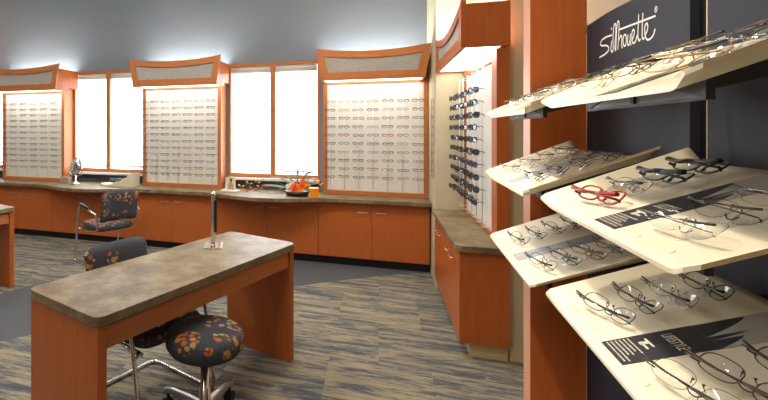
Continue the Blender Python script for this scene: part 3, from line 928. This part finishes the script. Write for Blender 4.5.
# detailed glasses ---------------------------------------------------
def glasses_meshes(style):
    """returns dict part -> list of meshes; local frame: x width, y back, z up"""
    rim = style != 'rimless'
    r = {'metal': 0.0009, 'rimless': 0.0008, 'thick': 0.0019}[style]
    rx, ry = (0.0275, 0.0165) if style != 'rimless' else (0.029, 0.0185)
    P = {}
    bm = bmesh.new()
    tube(bm, rpath([(-0.013, 0.0, 0.004), (-0.006, -0.003, 0.010), (0.006, -0.003, 0.010), (0.013, 0.0, 0.004)], 0.006), r*1.2, seg=6)
    for s in (-1, 1):
        lp = lens_loop(s*0.037, rx, ry, n=28)
        tube(bm, lp, r if rim else 0.0004, seg=6, closed=True)
        # end piece and nose pad
        tube(bm, [(s*0.061, 0.005, 0.008), (s*0.068, 0.008, 0.009), (s*0.070, 0.012, 0.009)], r*1.5, seg=6)
        tube(bm, [(s*0.012, 0.001, -0.002), (s*0.009, 0.006, -0.006), (s*0.008, 0.007, -0.009)], [0.0006, 0.0008, 0.0024], seg=6)
    me = bpy.data.meshes.new('rim_front'); bm.to_mesh(me); bm.free(); P['front'] = me
    P['lens'] = []
    for s in (-1, 1):
        bm = bmesh.new()
        lp = lens_loop(s*0.037, rx*0.985, ry*0.985, n=28)
        c = bm.verts.new((s*0.037, -0.003, 0)); ring1 = [bm.verts.new(((s*0.037 + x)/2, y/2 - 0.0022, z/2)) for x, y, z in lp]
        ring2 = [bm.verts.new((x, y, z)) for x, y, z in lp]
        n = len(lp)
        for k in range(n):
            k2 = (k+1) % n
            f = bm.faces.new((c, ring1[k], ring1[k2])); f.smooth = True
            f = bm.faces.new((ring1[k], ring2[k], ring2[k2], ring1[k2])); f.smooth = True
        me = bpy.data.meshes.new('lens'); bm.to_mesh(me); bm.free(); P['lens'].append(me)
    P['temple'] = []; P['tip'] = []
    for s in (-1, 1):
        off = 0.014 if s > 0 else 0.020
        rr = {'metal': 0.0013, 'rimless': 0.0010, 'thick': 0.0024}[style]
        # folded behind the lenses, crossing, tips poking past the far side
        a = Vector((s*0.070, off, 0.009)); b = Vector((-s*0.018, off + 0.003, 0.008)); c = Vector((-s*0.076, off + 0.004, 0.003))
        bm = bmesh.new(); tube(bm, rpath([a, b], 0.01), rr, seg=6)
        me = bpy.data.meshes.new('temple'); bm.to_mesh(me); bm.free(); P['temple'].append(me)
        bm = bmesh.new(); tube(bm, rpath([b, (b+c)/2 + Vector((0, 0, 0.002)), c], 0.02), [rr*1.1] + [rr*1.9]*(len(rpath([b, (b+c)/2, c], 0.02)) - 1), seg=6)
        me = bpy.data.meshes.new('tip'); bm.to_mesh(me); bm.free(); P['tip'].append(me)
    return P
GM = {s: glasses_meshes(s) for s in ('metal', 'rimless', 'thick')}
TIPB = mat('temple_tip_black', (0.012, 0.012, 0.014), 0.3)
LP = glassy('clear_lens_close', (0.95, 0.955, 0.95), 0.03, 0.02)

def put_glasses(style, fm, tipm, pos, rz, lean, label, group, holder=True):
    root = empty('eyeglasses', label, 'eyeglasses', pos, rz, group)
    # folded frames rest brow-down on the tray, lenses leaning back
    M_ = Matrix.Rotation(-lean, 4, 'X') @ Matrix.Rotation(pi, 4, 'X') @ Matrix.Diagonal((1.04, 1.04, 1.04, 1))
    def add(name, me, m, par=root):
        o = bpy.data.objects.new(name, me.copy()); COL.objects.link(o); o.parent = par
        o.data.materials.clear(); o.data.materials.append(m)
        return o
    P = GM[style]
    lift_ = Matrix.Translation((0, 0, 0.010)) @ M_
    o = add('rim_front', P['front'], fm); o.matrix_local = lift_
    for me in P['lens']:
        o = add('lens', me, LP); o.matrix_local = lift_
    for me, mt in zip(P['temple'], P['tip']):
        o = add('temple', me, fm); o.matrix_local = lift_
        q = add('temple_tip', mt, tipm, o)
    return root

def holder_mesh():
    bm = bmesh.new()
    prism(bm, [(-0.010, 0), (0.016, 0), (0.016, 0.005), (0.008, 0.009), (-0.010, 0.002)], -0.005, 0.005, 'x')
    me = bpy.data.meshes.new('eyeglass_rest'); bm.to_mesh(me); bm.free(); me.materials.append(REST); return me

trays = {}
spec = [('upper_far', 1.549, 1.76, 'topmost one of the far column by the wood fin', -0.012),
        ('upper_near', 1.556, 1.03, 'topmost one of the near column at the right edge', 0.0),
        ('middle_far', 1.3148, 1.76, 'middle one of the far column', -0.016),
        ('middle_near', 1.3148, 1.034, 'middle one of the near column, with red glasses on it', 0.0),
        ('lower_far', 1.060, 1.76, 'lowest visible one of the far column', 0.0),
        ('lower_near', 1.078, 1.03, 'lowest one of the near column, at the bottom right corner', 0.010)]
tname = {'upper_far': 'top far tray', 'upper_near': 'top near tray', 'middle_far': 'middle far tray', 'middle_near': 'middle near tray', 'lower_far': 'lower far tray', 'lower_near': 'bottom near tray'}
combos = {
 'middle_near': [[('thick','red'),('metal','silver metal'),('thick','navy blue'),('thick','black'),('metal','bronze metal')], [('rimless','silver metal'),('rimless','dark grey metal'),('rimless','silver metal'),('rimless','bronze metal'),('rimless','gold metal')]],
 'lower_near': [[('metal','navy blue'),('metal','black'),('metal','silver metal'),('metal','dark grey metal'),('rimless','silver metal')], [('rimless','black'),('metal','brown'),('metal','dark grey metal'),('rimless','silver metal'),('metal','black')]],
 'middle_far': [[('rimless','silver metal'),('rimless','gold metal'),('metal','gold metal'),('metal','brown'),('metal','bronze metal')], [('metal','dark grey metal'),('metal','black'),('metal','brown'),('metal','black'),('metal','dark grey metal')]],
 'lower_far': [[('metal','black'),('metal','dark grey metal'),('metal','black'),('metal','black'),('metal','brown')], [('metal','navy blue'),('metal','black'),('metal','brown'),('metal','black'),('metal','dark grey metal')]],
 'upper_far': [[('rimless','silver metal'),('metal','gold metal'),('rimless','gold metal'),('metal','bronze metal'),('rimless','silver metal')], [('rimless','silver metal'),('rimless','gold metal'),('metal','gold metal'),('metal','dark grey metal'),('metal','bronze metal')]],
 'upper_near': [[('rimless','gold metal'),('metal','dark grey metal'),('rimless','silver metal'),('metal','bronze metal'),('rimless','silver metal')], [('metal','gold metal'),('rimless','silver metal'),('metal','bronze metal'),('rimless','dark grey metal'),('rimless','bronze metal')]],
}
place = ['nearest front edge', 'second from front edge', 'third from front edge', 'closest to navy board']
HM = holder_mesh()
rg = random.Random(11)
for key, z0, yc, nm, du in spec:
    tr = tray(z0, yc, nm, du); trays[key] = tr
    card(tr, 'dark' if key.endswith('near') else 'grey', 'on the ' + tname[key], dy=0.010)
    for ri, (yoff, rowname) in enumerate(((0.155, 'far row'), (-0.163, 'near row'))):
        for k in range(4):
            st, colr = combos[key][ri][k]
            x = 0.058 + 0.054*k + (0.004 if ri == 0 else 0.0)
            p = on_tray(tr, x, yoff + rg.uniform(-.006, .006), 0.0008)
            h_ = bpy.data.objects.new('eyeglass_rest', HM); COL.objects.link(h_)
            h_.location = p
            ez = (-SL * EU + Vector((0, 0, 1))).normalized(); ey = (EU + Vector((0, 0, SL))).normalized(); ex = ey.cross(ez)
            h_.rotation_euler = Matrix((ex, ey, ez)).transposed().to_euler()
            tag(h_, 'clear rest under glasses %s, %s, %s' % (place[k], rowname, tname[key]), 'eyeglass rest', 'clear rests on the trays')
            rr = FR[colr]
            stn = {'metal': 'wire-rimmed', 'rimless': 'rimless', 'thick': 'thick-rimmed'}[st]
            lab = '%s %s eyeglasses, %s, %s, %s' % (colr, stn, place[k], rowname, tname[key])
            put_glasses(st, rr, TIPB if colr not in ('red', 'brown') else rr, p + Vector((0.002, 0, 0.008)), radians(-90 - 3 + rg.uniform(0, 16)), radians(46 + rg.uniform(-8, 8)), lab, 'eyeglasses on the ' + tname[key])

# partition carrying the boards
o = link_mesh('partition', B(0.045, 0.075, 0.60, 2.10, 0, 1.78), BLACKGAP, loc=tuple(EU * UP), rot=(0, 0, -PSI))
tag(o, 'dark partition standing behind the navy boards and trays', 'partition')

# ------------------------------------------------------------------ desks
def desk(loc, rz, label, L=1.50, Wd=0.55, Ht=0.76):
    """origin: centre on floor; long axis local x, sitter's drawers on local -y side"""
    r = empty('desk', label, 'desk', loc, rz)
    t = 0.042
    bm = bmesh.new(); prism(bm, rrect(-L/2, L/2, -Wd/2, Wd/2, 0.045, 8), Ht - t, Ht)
    child('desk_top', bm, COUNTER, r, bevel=0.003)
    for s in (-1, 1):
        xo = L/2 - 0.012; xi = xo - 0.045
        child('end_panel', B(min(s*xo, s*xi), max(s*xo, s*xi), -Wd/2 + 0.012, Wd/2 - 0.012, 0, Ht - t - 0.001), CHERRY, r, bevel=0.0015)
    xi = L/2 - 0.012 - 0.045
    ya = -Wd/2 + 0.022
    bm = bmesh.new(); box(bm, -xi + 0.001, xi - 0.001, ya + 0.02, ya + 0.035, Ht - t - 0.10, Ht - t - 0.001)
    child('apron', bm, SEAM, r)
    for a, b in ((-xi + 0.004, -0.0015), (0.0015, xi - 0.004)):
        child('drawer_front', B(a, b, ya, ya + 0.019, Ht - t - 0.105, Ht - t - 0.012), CHERRY_H, r, bevel=0.0015)
    for a, b in ((-xi + 0.02, -0.02), (0.02, xi - 0.02)):
        bm = bmesh.new(); box(bm, a, b, ya + 0.036, Wd/2 - 0.08, Ht - t - 0.095, Ht - t - 0.02)
        child('drawer_box', bm, CHERRY, r)
    return r
# main desk: corners (-1.567,1.70) (-1.042,1.505) (-0.51,2.929) (-1.006,3.111)
A_ = Vector((-1.042, 1.505)); B_ = Vector((-0.51, 2.929))
d = (B_ - A_).normalized(); L_ = (B_ - A_).length
nrm = Vector((-d.y, d.x))
ctr = (A_ + B_) / 2 + nrm * 0.27
desk((ctr.x, ctr.y, 0), atan2(d.y, d.x), 'cherry wood dispensing desk with brown laminate top in the foreground', L=L_, Wd=0.545)
# partly visible desk at left: corner near (-3.28,3.41)
d2 = Vector((0.28, 0.96)).normalized(); n2 = Vector((-d2.y, d2.x))
c2 = Vector((-3.262, 3.425)) - d2 * 0.75 + n2 * 0.27
desk((c2.x, c2.y, 0), atan2(d2.y, d2.x), 'cherry wood desk cut off by the left edge of the photo', L=1.5, Wd=0.545)

# chrome card stand on desk
r = empty('counter_stand', 'slim upright chrome stand on a square base at the far end of the desk', 'stand', (-0.99, 2.675, 0.76), radians(16))
child('base_plate', B(-0.055, 0.055, -0.075, 0.075, 0, 0.008), CHROME, r, bevel=0.002)
child('upright', B(-0.014, 0.014, -0.006, 0.006, 0.008, 0.325), CHROME, r, bevel=0.002)
child('upper_plate', B(0.006, 0.024, -0.012, -0.0065, 0.09, 0.29), mat('dark_tinted_plate', (0.05, 0.05, 0.055), 0.15, 0.6), r, bevel=0.001)
bm = bmesh.new(); tube(bm, rpath([(-0.0, -0.0065, 0.325), (0, -0.012, 0.332), (0, 0.012, 0.335)], 0.01), 0.012, seg=10)
child('cap', bm, CHROME, r)

# ------------------------------------------------------------------ chairs
def cushion(bm, sx, sy, th, cx=0, cy=0, cz=0, p=5.0, n=28, crown=0.012):
    """pillow-like superellipse slab lying in xy"""
    rings = []
    prof = [(0.0, -1), (0.6, -1), (0.9, -0.92), (0.985, -0.55), (1.0, 0.0), (0.985, 0.55), (0.92, 0.92), (0.6, 1.0), (0.0, 1.0)]
    for s, h in prof:
        if s == 0:
            rings.append([bm.verts.new((cx, cy, cz + h*th/2 + (crown if h > 0 else 0)))]); continue
        rg_ = []
        for k in range(n):
            a = 2*pi*k/n; c, q = cos(a), sin(a)
            x = sx/2*s * abs(c)**(2/p) * (1 if c >= 0 else -1); y = sy/2*s * abs(q)**(2/p) * (1 if q >= 0 else -1)
            rg_.append(bm.verts.new((cx + x, cy + y, cz + h*th/2 + (crown*(1-s*s) if h > 0.9 else 0))))
        rings.append(rg_)
    for a, b in zip(rings, rings[1:]):
        for k in range(n):
            k2 = (k+1) % n
            if len(a) == 1: f = bm.faces.new((a[0], b[k2], b[k]))
            elif len(b) == 1: f = bm.faces.new((a[k], a[k2], b[0]))
            else: f = bm.faces.new((a[k], a[k2], b[k2], b[k]))
            f.smooth = True

def armchair(loc, rz, label, top=0.83):
    """faces local -y"""
    r = empty('armchair', label, 'chair', loc, rz, 'leaf-print sled chairs')
    bm = bmesh.new(); cushion(bm, 0.47, 0.46, 0.075, 0, 0, 0.425)
    child('seat', bm, FABRIC, r)
    # back: curved slab
    bm = bmesh.new(); nx, nz = 16, 8
    z0, z1 = 0.50, top; hw = 0.225; th = 0.045
    F_, K_ = [], []
    for j in range(nz+1):
        t = j/nz
        tilt = 0.055 * t
        rowf, rowk = [], []
        for i in range(nx+1):
            u = -1 + 2*i/nx
            w = hw * (1 - 0.05*(1-t))
            z = z0 + (z1 - z0) * t
            z += (0.030 * (1 - u*u) - 0.020) * t   # crowned top edge
            edge = max(0, (abs(u) - 0.85)/0.15)
            if t > 0.9: z -= 0.028 * edge**2
            y = 0.215 + tilt - 0.045 * (1 - u*u) + 0.045
            edth = th/2 * (1 - 0.75*max(edge**2, (1 if j in (0, nz) else 0)))
            rowf.append(bm.verts.new((u*w, y - edth, z))); rowk.append(bm.verts.new((u*w, y + edth, z)))
        F_.append(rowf); K_.append(rowk)
    for j in range(nz):
        for i in range(nx):
            f = bm.faces.new((F_[j][i], F_[j][i+1], F_[j+1][i+1], F_[j+1][i])); f.smooth = True
            f = bm.faces.new((K_[j][i], K_[j+1][i], K_[j+1][i+1], K_[j][i+1])); f.smooth = True
    for j in range(nz):
        f = bm.faces.new((F_[j][0], F_[j+1][0], K_[j+1][0], K_[j][0])); f.smooth = True
        f = bm.faces.new((F_[j][nx], K_[j][nx], K_[j+1][nx], F_[j+1][nx])); f.smooth = True
    for i in range(nx):
        f = bm.faces.new((F_[0][i], K_[0][i], K_[0][i+1], F_[0][i+1])); f.smooth = True
        f = bm.faces.new((F_[nz][i], F_[nz][i+1], K_[nz][i+1], K_[nz][i])); f.smooth = True
    child('backrest', bm, FABRIC, r)
    # sled frame: arm -> front leg -> floor runner -> rear cross tube, one tube
    X = 0.265; R_ = 0.0115
    pts = [(-X, 0.235, 0.60), (-X, -0.14, 0.655), (-X, -0.25, 0.012), (-X, 0.27, 0.012), (X, 0.27, 0.012), (X, -0.25, 0.012), (X, -0.14, 0.655), (X, 0.235, 0.60)]
    child('sled_frame', T(rpath(pts, 0.06, 6), R_, seg=10), CHROME, r)
    for s in (-1, 1):
        child('back_post', T(rpath([(s*X, 0.235, 0.60), (s*X, 0.255, 0.60), (s*0.235, 0.245, 0.50), (s*0.225, 0.22, 0.415), (s*0.215, 0.0, 0.375), (s*0.215, -0.19, 0.375)], 0.03, 4), R_*0.9, seg=8), CHROME, r)
        child('arm_pad', T([(s*X, 0.10, 0.632), (s*X, 0.05, 0.642), (s*X, -0.08, 0.660), (s*X, -0.115, 0.664)], [0.012, 0.019, 0.019, 0.013], seg=10), BLACKPL, r)
        child('seat_bracket', T([(s*0.215, -0.17, 0.376), (s*(X - 0.008), -0.195, 0.376)], R_*0.9, seg=8), CHROME, r)
    return r
# far chair faces (-0.87, 0.48): local -y -> that; angle of local -y at rz: (sin rz, -cos rz)
def face_angle(fx, fy): return atan2(fx, -fy)
armchair((-2.92, 4.42, 0), face_angle(-0.87, 0.48), 'leaf-print fabric armchair with chrome arms pulled up to the back counter')
armchair((-1.215, 2.27, 0), face_angle(0.93, -0.37), 'leaf-print fabric chair tucked behind the desk, only its backrest and legs showing', top=0.825)

# stool
r = empty('stool', 'round leaf-print swivel stool on a five-star aluminium base in front of the desk', 'stool', (-0.815, 2.085, 0), radians(20))
bm = bmesh.new(); lathe(bm, [(0, 0.375), (0.13, 0.375), (0.175, 0.385), (0.192, 0.41), (0.195, 0.44), (0.188, 0.468), (0.165, 0.484), (0.10, 0.492), (0, 0.495)], 40)
bmesh.ops.translate(bm, verts=bm.verts, vec=(0, 0, 0.03))
child('seat', bm, FABRIC, r)
bm = bmesh.new(); lathe(bm, [(0, 0.374), (0.09, 0.374), (0.09, 0.36), (0.03, 0.352), (0.03, 0.30), (0, 0.30)], 24)
bmesh.ops.translate(bm, verts=bm.verts, vec=(0, 0, 0.03))
child('seat_plate', bm, BLACKPL, r)
bm = bmesh.new(); lathe(bm, [(0, 0.355), (0.021, 0.355), (0.021, 0.20), (0.028, 0.198), (0.028, 0.075), (0.035, 0.07), (0.035, 0.05), (0, 0.05)], 24)
bmesh.ops.translate(bm, verts=bm.verts, vec=(0, 0, 0.03))
child('gas_column', bm, CHROME, r)
for k in range(5):
    a = 2*pi*k/5 + radians(63)
    ax, ay = cos(a), sin(a)
    bm = bmesh.new()
    W0, W1 = 0.019, 0.013
    prof = [(0.025, 0.142, 0.090, W0), (0.14, 0.134, 0.098, W0*0.9), (0.26, 0.118, 0.090, W1), (0.30, 0.106, 0.082, W1), (0.315, 0.098, 0.082, W1*0.8)]
    rings = []
    for (d_, zt, zb, w) in prof:
        rings.append([bm.verts.new((ax*d_ - ay*q, ay*d_ + ax*q, z)) for q, z in ((-w, zb), (w, zb), (w, zt - 0.004), (w*0.5, zt), (-w*0.5, zt), (-w, zt - 0.004))])
    for p, q in zip(rings, rings[1:]):
        for i in range(6): bm.faces.new((p[i], p[(i+1) % 6], q[(i+1) % 6], q[i]))
    bm.faces.new(rings[0][::-1]); bm.faces.new(rings[-1])
    leg = child('star_leg', bm, ALU, r, bevel=0.002)
    bm = bmesh.new()
    cxx, cyy = ax*0.285, ay*0.285
    for off in (-0.013, 0.013):
        c0 = Vector((cxx - ay*off, cyy + ax*off, 0.030)); dv = Vector((-ay, ax, 0)) * 0.009
        tube(bm, [c0 - dv, c0 + dv], 0.029, seg=18)
    tube(bm, [(cxx, cyy, 0.026), (cxx, cyy, 0.086)], 0.009, seg=10)
    child('caster', bm, BLACKPL, leg)
    

# ------------------------------------------------------------------ things on the back counter
# round mirror
r = empty('table_mirror', 'round tilting vanity mirror on a chrome foot, on the counter left of the window', 'mirror', (-3.93, 5.20, CT), radians(-16))
bm = bmesh.new(); lathe(bm, [(0, 0.001), (0.06, 0.001), (0.06, 0.008), (0.03, 0.018), (0.012, 0.05), (0.008, 0.12), (0, 0.12)], 28)
child('foot', bm, CHROME, r)
bm = bmesh.new()
MT = Matrix.Translation((0, 0, 0.245)) @ Matrix.Rotation(radians(78), 4, 'X')
lathe(bm, [(0, -0.006), (0.118, -0.006), (0.128, 0.0), (0.118, 0.006), (0, 0.006)], 36); bmesh.ops.transform(bm, matrix=MT, verts=bm.verts)
mh = child('mirror_head', bm, CHROME, r)
bm = bmesh.new(); lathe(bm, [(0, 0.0075), (0.108, 0.0075), (0.108, 0.0062), (0, 0.0062)], 36); bmesh.ops.transform(bm, matrix=MT, verts=bm.verts)
child('mirror_glass', bm, mat('mirror_surface', (0.85, 0.85, 0.85), 0.03, 1.0), mh)
child('yoke', T(rpath([(-0.132, 0, 0.245), (-0.132, 0, 0.13), (0, 0, 0.115), (0.132, 0, 0.13), (0.132, 0, 0.245)], 0.06, 6), 0.005), CHROME, r)

# small grey box beside the left display
o = link_mesh('small_box', B(-0.065, 0.065, -0.04, 0.04, 0, 0.085), noise_mat('grey_card', (0.30, 0.27, 0.23), (0.33, 0.30, 0.26), 20, rough=0.7), loc=(-4.13, 5.25, CT + 0.0005), bevel=0.003)
tag(o, 'small grey-brown box on the counter at the foot of the left display', 'box')

# stepped cream stand with three frames
STAND = mat('cream_stand_board', (0.72, 0.66, 0.50), 0.5)
r = empty('stepped_stand', 'cream stepped stand holding frames on the counter under the middle of the window', 'stand', (-3.22, 5.22, CT + 0.0005), radians(-4))
bm = bmesh.new()
prism(bm, [(-0.27, 0), (0.22, 0), (0.22, 0.185), (0.16, 0.165), (0.13, 0.125), (0.06, 0.105), (0.03, 0.070), (-0.06, 0.055), (-0.10, 0.030), (-0.22, 0.022), (-0.27, 0.035)], -0.09, 0.09, 'y')
child('stepped_body', bm, STAND, r, bevel=0.003)
for (x, z, nm, kk) in ((-0.08, 0.07, 'lowest', 'silver metal'), (0.045, 0.125, 'middle', 'dark grey metal'), (0.15, 0.185, 'top', 'silver metal')):
    o = bpy.data.objects.new('eyeglasses', WALLG[kk]); COL.objects.link(o)
    o.location = (-3.22 + x, 5.17, CT + z + 0.024); o.rotation_euler = (0, 0, radians(15))
    tag(o, '%s eyeglasses resting on the %s step of the cream stand' % (kk, nm), 'eyeglasses', 'eyeglasses on the cream stand')

# picture card
r = empty('picture_stand', 'small upright picture of a seated figure on a white base, left of the flowers', 'picture', (-1.70, 5.19, CT + 0.0005), radians(-8))
child('stand_base', B(-0.105, 0.105, -0.055, 0.055, 0, 0.02), WHITE, r, bevel=0.004)
bm = bmesh.new(); prism(bm, [(-0.072, 0.0), (0.072, 0.0), (0.066, 0.155), (0.02, 0.165), (-0.060, 0.150)], -0.004, 0.004, 'y')
child('picture_card', bm, mat('picture_ground', (0.70, 0.66, 0.48), 0.5), r, loc=(0, 0.0, 0.02))
bm = bmesh.new()
prism(bm, [(-0.035, 0.0), (0.05, 0.0), (0.045, 0.05), (0.02, 0.095), (0.0, 0.10), (-0.025, 0.06)], -0.0055, -0.0045, 'y')
child('figure_body', bm, mat('picture_skin', (0.55, 0.30, 0.18), 0.6), r, loc=(0, 0, 0.022))
bm = bmesh.new(); prism(bm, [(0.012 + 0.018*cos(2*pi*k/14), 0.118 + 0.022*sin(2*pi*k/14)) for k in range(14)], -0.0055, -0.0045, 'y')
child('figure_head', bm, mat('picture_hair', (0.16, 0.07, 0.03), 0.6), r, loc=(0, 0, 0.022))

# flower arrangement
r = empty('flower_arrangement', 'orange flower arrangement with long leaves in a low dark bowl on the counter', 'flowers', (-0.88, 5.13, CT + 0.0005))
bm = bmesh.new(); lathe(bm, [(0, 0), (0.10, 0), (0.13, 0.02), (0.14, 0.055), (0.13, 0.05), (0.0, 0.045)], 28)
child('bowl', bm, BLACKPL, r)
ORA = mat('orange_petal', (0.85, 0.16, 0.02), 0.6); ORB = mat('amber_petal', (0.85, 0.38, 0.06), 0.6)
PALE = mat('cream_petal', (0.75, 0.72, 0.55), 0.6); GRN = mat('leaf_green', (0.06, 0.13, 0.045), 0.6); GRG = mat('leaf_sage', (0.20, 0.28, 0.24), 0.6); STEM = mat('dry_stem', (0.22, 0.20, 0.15), 0.7)
def rose(loc, R, m, nm='blossom', seed=0):
    rr = random.Random(seed); bm = bmesh.new()
    for layer, (n, rad, up) in enumerate(((6, 1.0, 0.25), (5, 0.72, 0.55), (4, 0.42, 0.8))):
        for k in range(n):
            a = 2*pi*k/n + layer*0.6 + rr.uniform(-.2, .2)
            base = Vector((0, 0, 0)); tipc = Vector((cos(a)*rad, sin(a)*rad, up))*R
            side = Vector((-sin(a), cos(a), 0)) * R * rad * 0.62
            mid = tipc*0.55 + Vector((0, 0, -0.12*R))
            v = [bm.verts.new(base), bm.verts.new(mid + side), bm.verts.new(tipc + side*0.6 + Vector((0,0,.1*R))), bm.verts.new(tipc*1.08), bm.verts.new(tipc - side*0.6 + Vector((0,0,.1*R))), bm.verts.new(mid - side)]
            bm.faces.new((v[0], v[1], v[2], v[3])); bm.faces.new((v[0], v[3], v[4], v[5]))
    bmesh.ops.transform(bm, matrix=Matrix.Rotation(radians(55), 4, 'X'), verts=bm.verts)
    return child(nm, bm, m, r, loc=loc)
rose((-0.01, -0.07, 0.085), 0.055, ORA, seed=1); rose((0.065, -0.05, 0.105), 0.048, ORA, seed=2); rose((0.07, -0.01, 0.150), 0.036, ORA, seed=3)
rose((-0.05, -0.04, 0.13), 0.028, PALE, seed=4); rose((-0.09, -0.05, 0.10), 0.032, PALE, seed=5); rose((0.05, -0.09, 0.06), 0.034, ORB, seed=6); rose((0.125, -0.03, 0.12), 0.026, ORB, seed=7)
def blade(bm, p0, p1, p2, w):
    n = 10; L2, R2 = [], []
    p0, p1, p2 = Vector(p0), Vector(p1), Vector(p2)
    q = [p0*(1-t)**2 + p1*2*t*(1-t) + p2*t*t for t in [k/n for k in range(n+1)]]
    for i, p in enumerate(q):
        t = i/n; ww = w * (0.35 + 1.3*t) * (1 - t)**0.6 if t > 0 else w*0.35
        d_ = (q[min(i+1, n)] - q[max(i-1, 0)]).normalized(); s = d_.cross(Vector((0, -0.6, 0.8))).normalized()
        L2.append(bm.verts.new(p + s*ww)); R2.append(bm.verts.new(p - s*ww + Vector((0, 0, 0.0))))
    for i in range(n):
        f = bm.faces.new((L2[i], L2[i+1], R2[i+1], R2[i])); f.smooth = True
for k, (ex_, ey_, ez_, w, m) in enumerate(((-0.42, -0.05, 0.10, .016, GRG), (-0.30, -0.08, 0.20, .014, GRG), (0.25, -0.06, 0.03, .014, GRN), (0.30, -0.03, 0.14, .014, GRN), (-0.18, 0.05, 0.22, .015, GRG),
        (0.18, 0.03, 0.26, .012, GRN), (0.0, 0.05, 0.30, .011, GRG), (0.24, -0.04, 0.20, .012, GRG), (-0.08, -0.10, 0.06, .018, GRN), (0.16, -0.12, 0.05, .016, GRN), (-0.20, -0.09, 0.07, .016, GRN), (0.12, 0.02, 0.2, .016, GRN), (0.21, -0.09, -0.01, .012, GRN))):
    bm = bmesh.new(); blade(bm, (0, 0, 0.045), (ex_*0.5, ey_*0.5, max(ez_, .1)*1.1 + 0.02), (ex_, ey_, max(ez_, 0.03)), w*1.5)
    child('leaf', bm, m, r)
for k, (tip, ctrl, m) in enumerate((((-0.66, -0.04, 0.075), (-0.32, -0.05, 0.24), ORB), ((-0.58, -0.13, 0.035), (-0.30, -0.10, 0.15), ORA), ((0.27, -0.06, 0.13), (0.16, -0.05, 0.26), ORB))):
    p0, p1, p2 = Vector((0, 0, 0.05)), Vector(ctrl), Vector(tip)
    q = [p0*(1-t)**2 + p1*2*t*(1-t) + p2*t*t for t in [j/14 for j in range(15)]]
    sp = child('flower_spray', T(q, 0.002, seg=5), STEM, r)
    bm = bmesh.new(); rr = random.Random(k)
    for j in range(8, 15):
        for s in ((-1,) if j % 2 else (1,)):
            p = q[j] + Vector((0, 0, s*0.006)); e = p + Vector((-0.03 if k < 2 else 0.03, rr.uniform(-.01, .01), s*0.018 + 0.004))
            tube(bm, [p, (p+e)/2, e], [0.004, 0.010, 0.003], seg=6)
    child('spray_florets', bm, m, sp)
for k, (tx, tz) in enumerate(((-0.06, 0.34), (0.02, 0.37), (0.09, 0.33), (-0.13, 0.28), (0.16, 0.28))):
    bm = bmesh.new(); tube(bm, rpath([(0, 0.02, 0.05), (tx*0.4, 0.03, tz*0.6), (tx, 0.04, tz)], 0.1, 6), 0.0016, seg=5)
    for j in range(5):
        t = 0.72 + 0.065*j
        p = Vector((tx*t, 0.04*t, 0.05 + (tz - 0.05)*t)); tube(bm, [p, p + Vector((0.012*(-1)**j, 0, 0.016))], [0.0015, 0.004], seg=5)
    child('dry_stem', bm, GRG, r)

# orange box
r = empty('gift_box', 'small bright orange box at the right end of the flower arrangement', 'box', (-0.675, 5.02, CT + 0.0005), radians(10))
OB = noise_mat('orange_print', (0.80, 0.24, 0.01), (0.88, 0.36, 0.02), 18, rough=0.45)
child('box_body', B(-0.052, 0.052, -0.05, 0.05, 0, 0.09), OB, r, bevel=0.003)
child('box_lid', B(-0.055, 0.055, -0.053, 0.053, 0.0905, 0.108), OB, r, bevel=0.003)
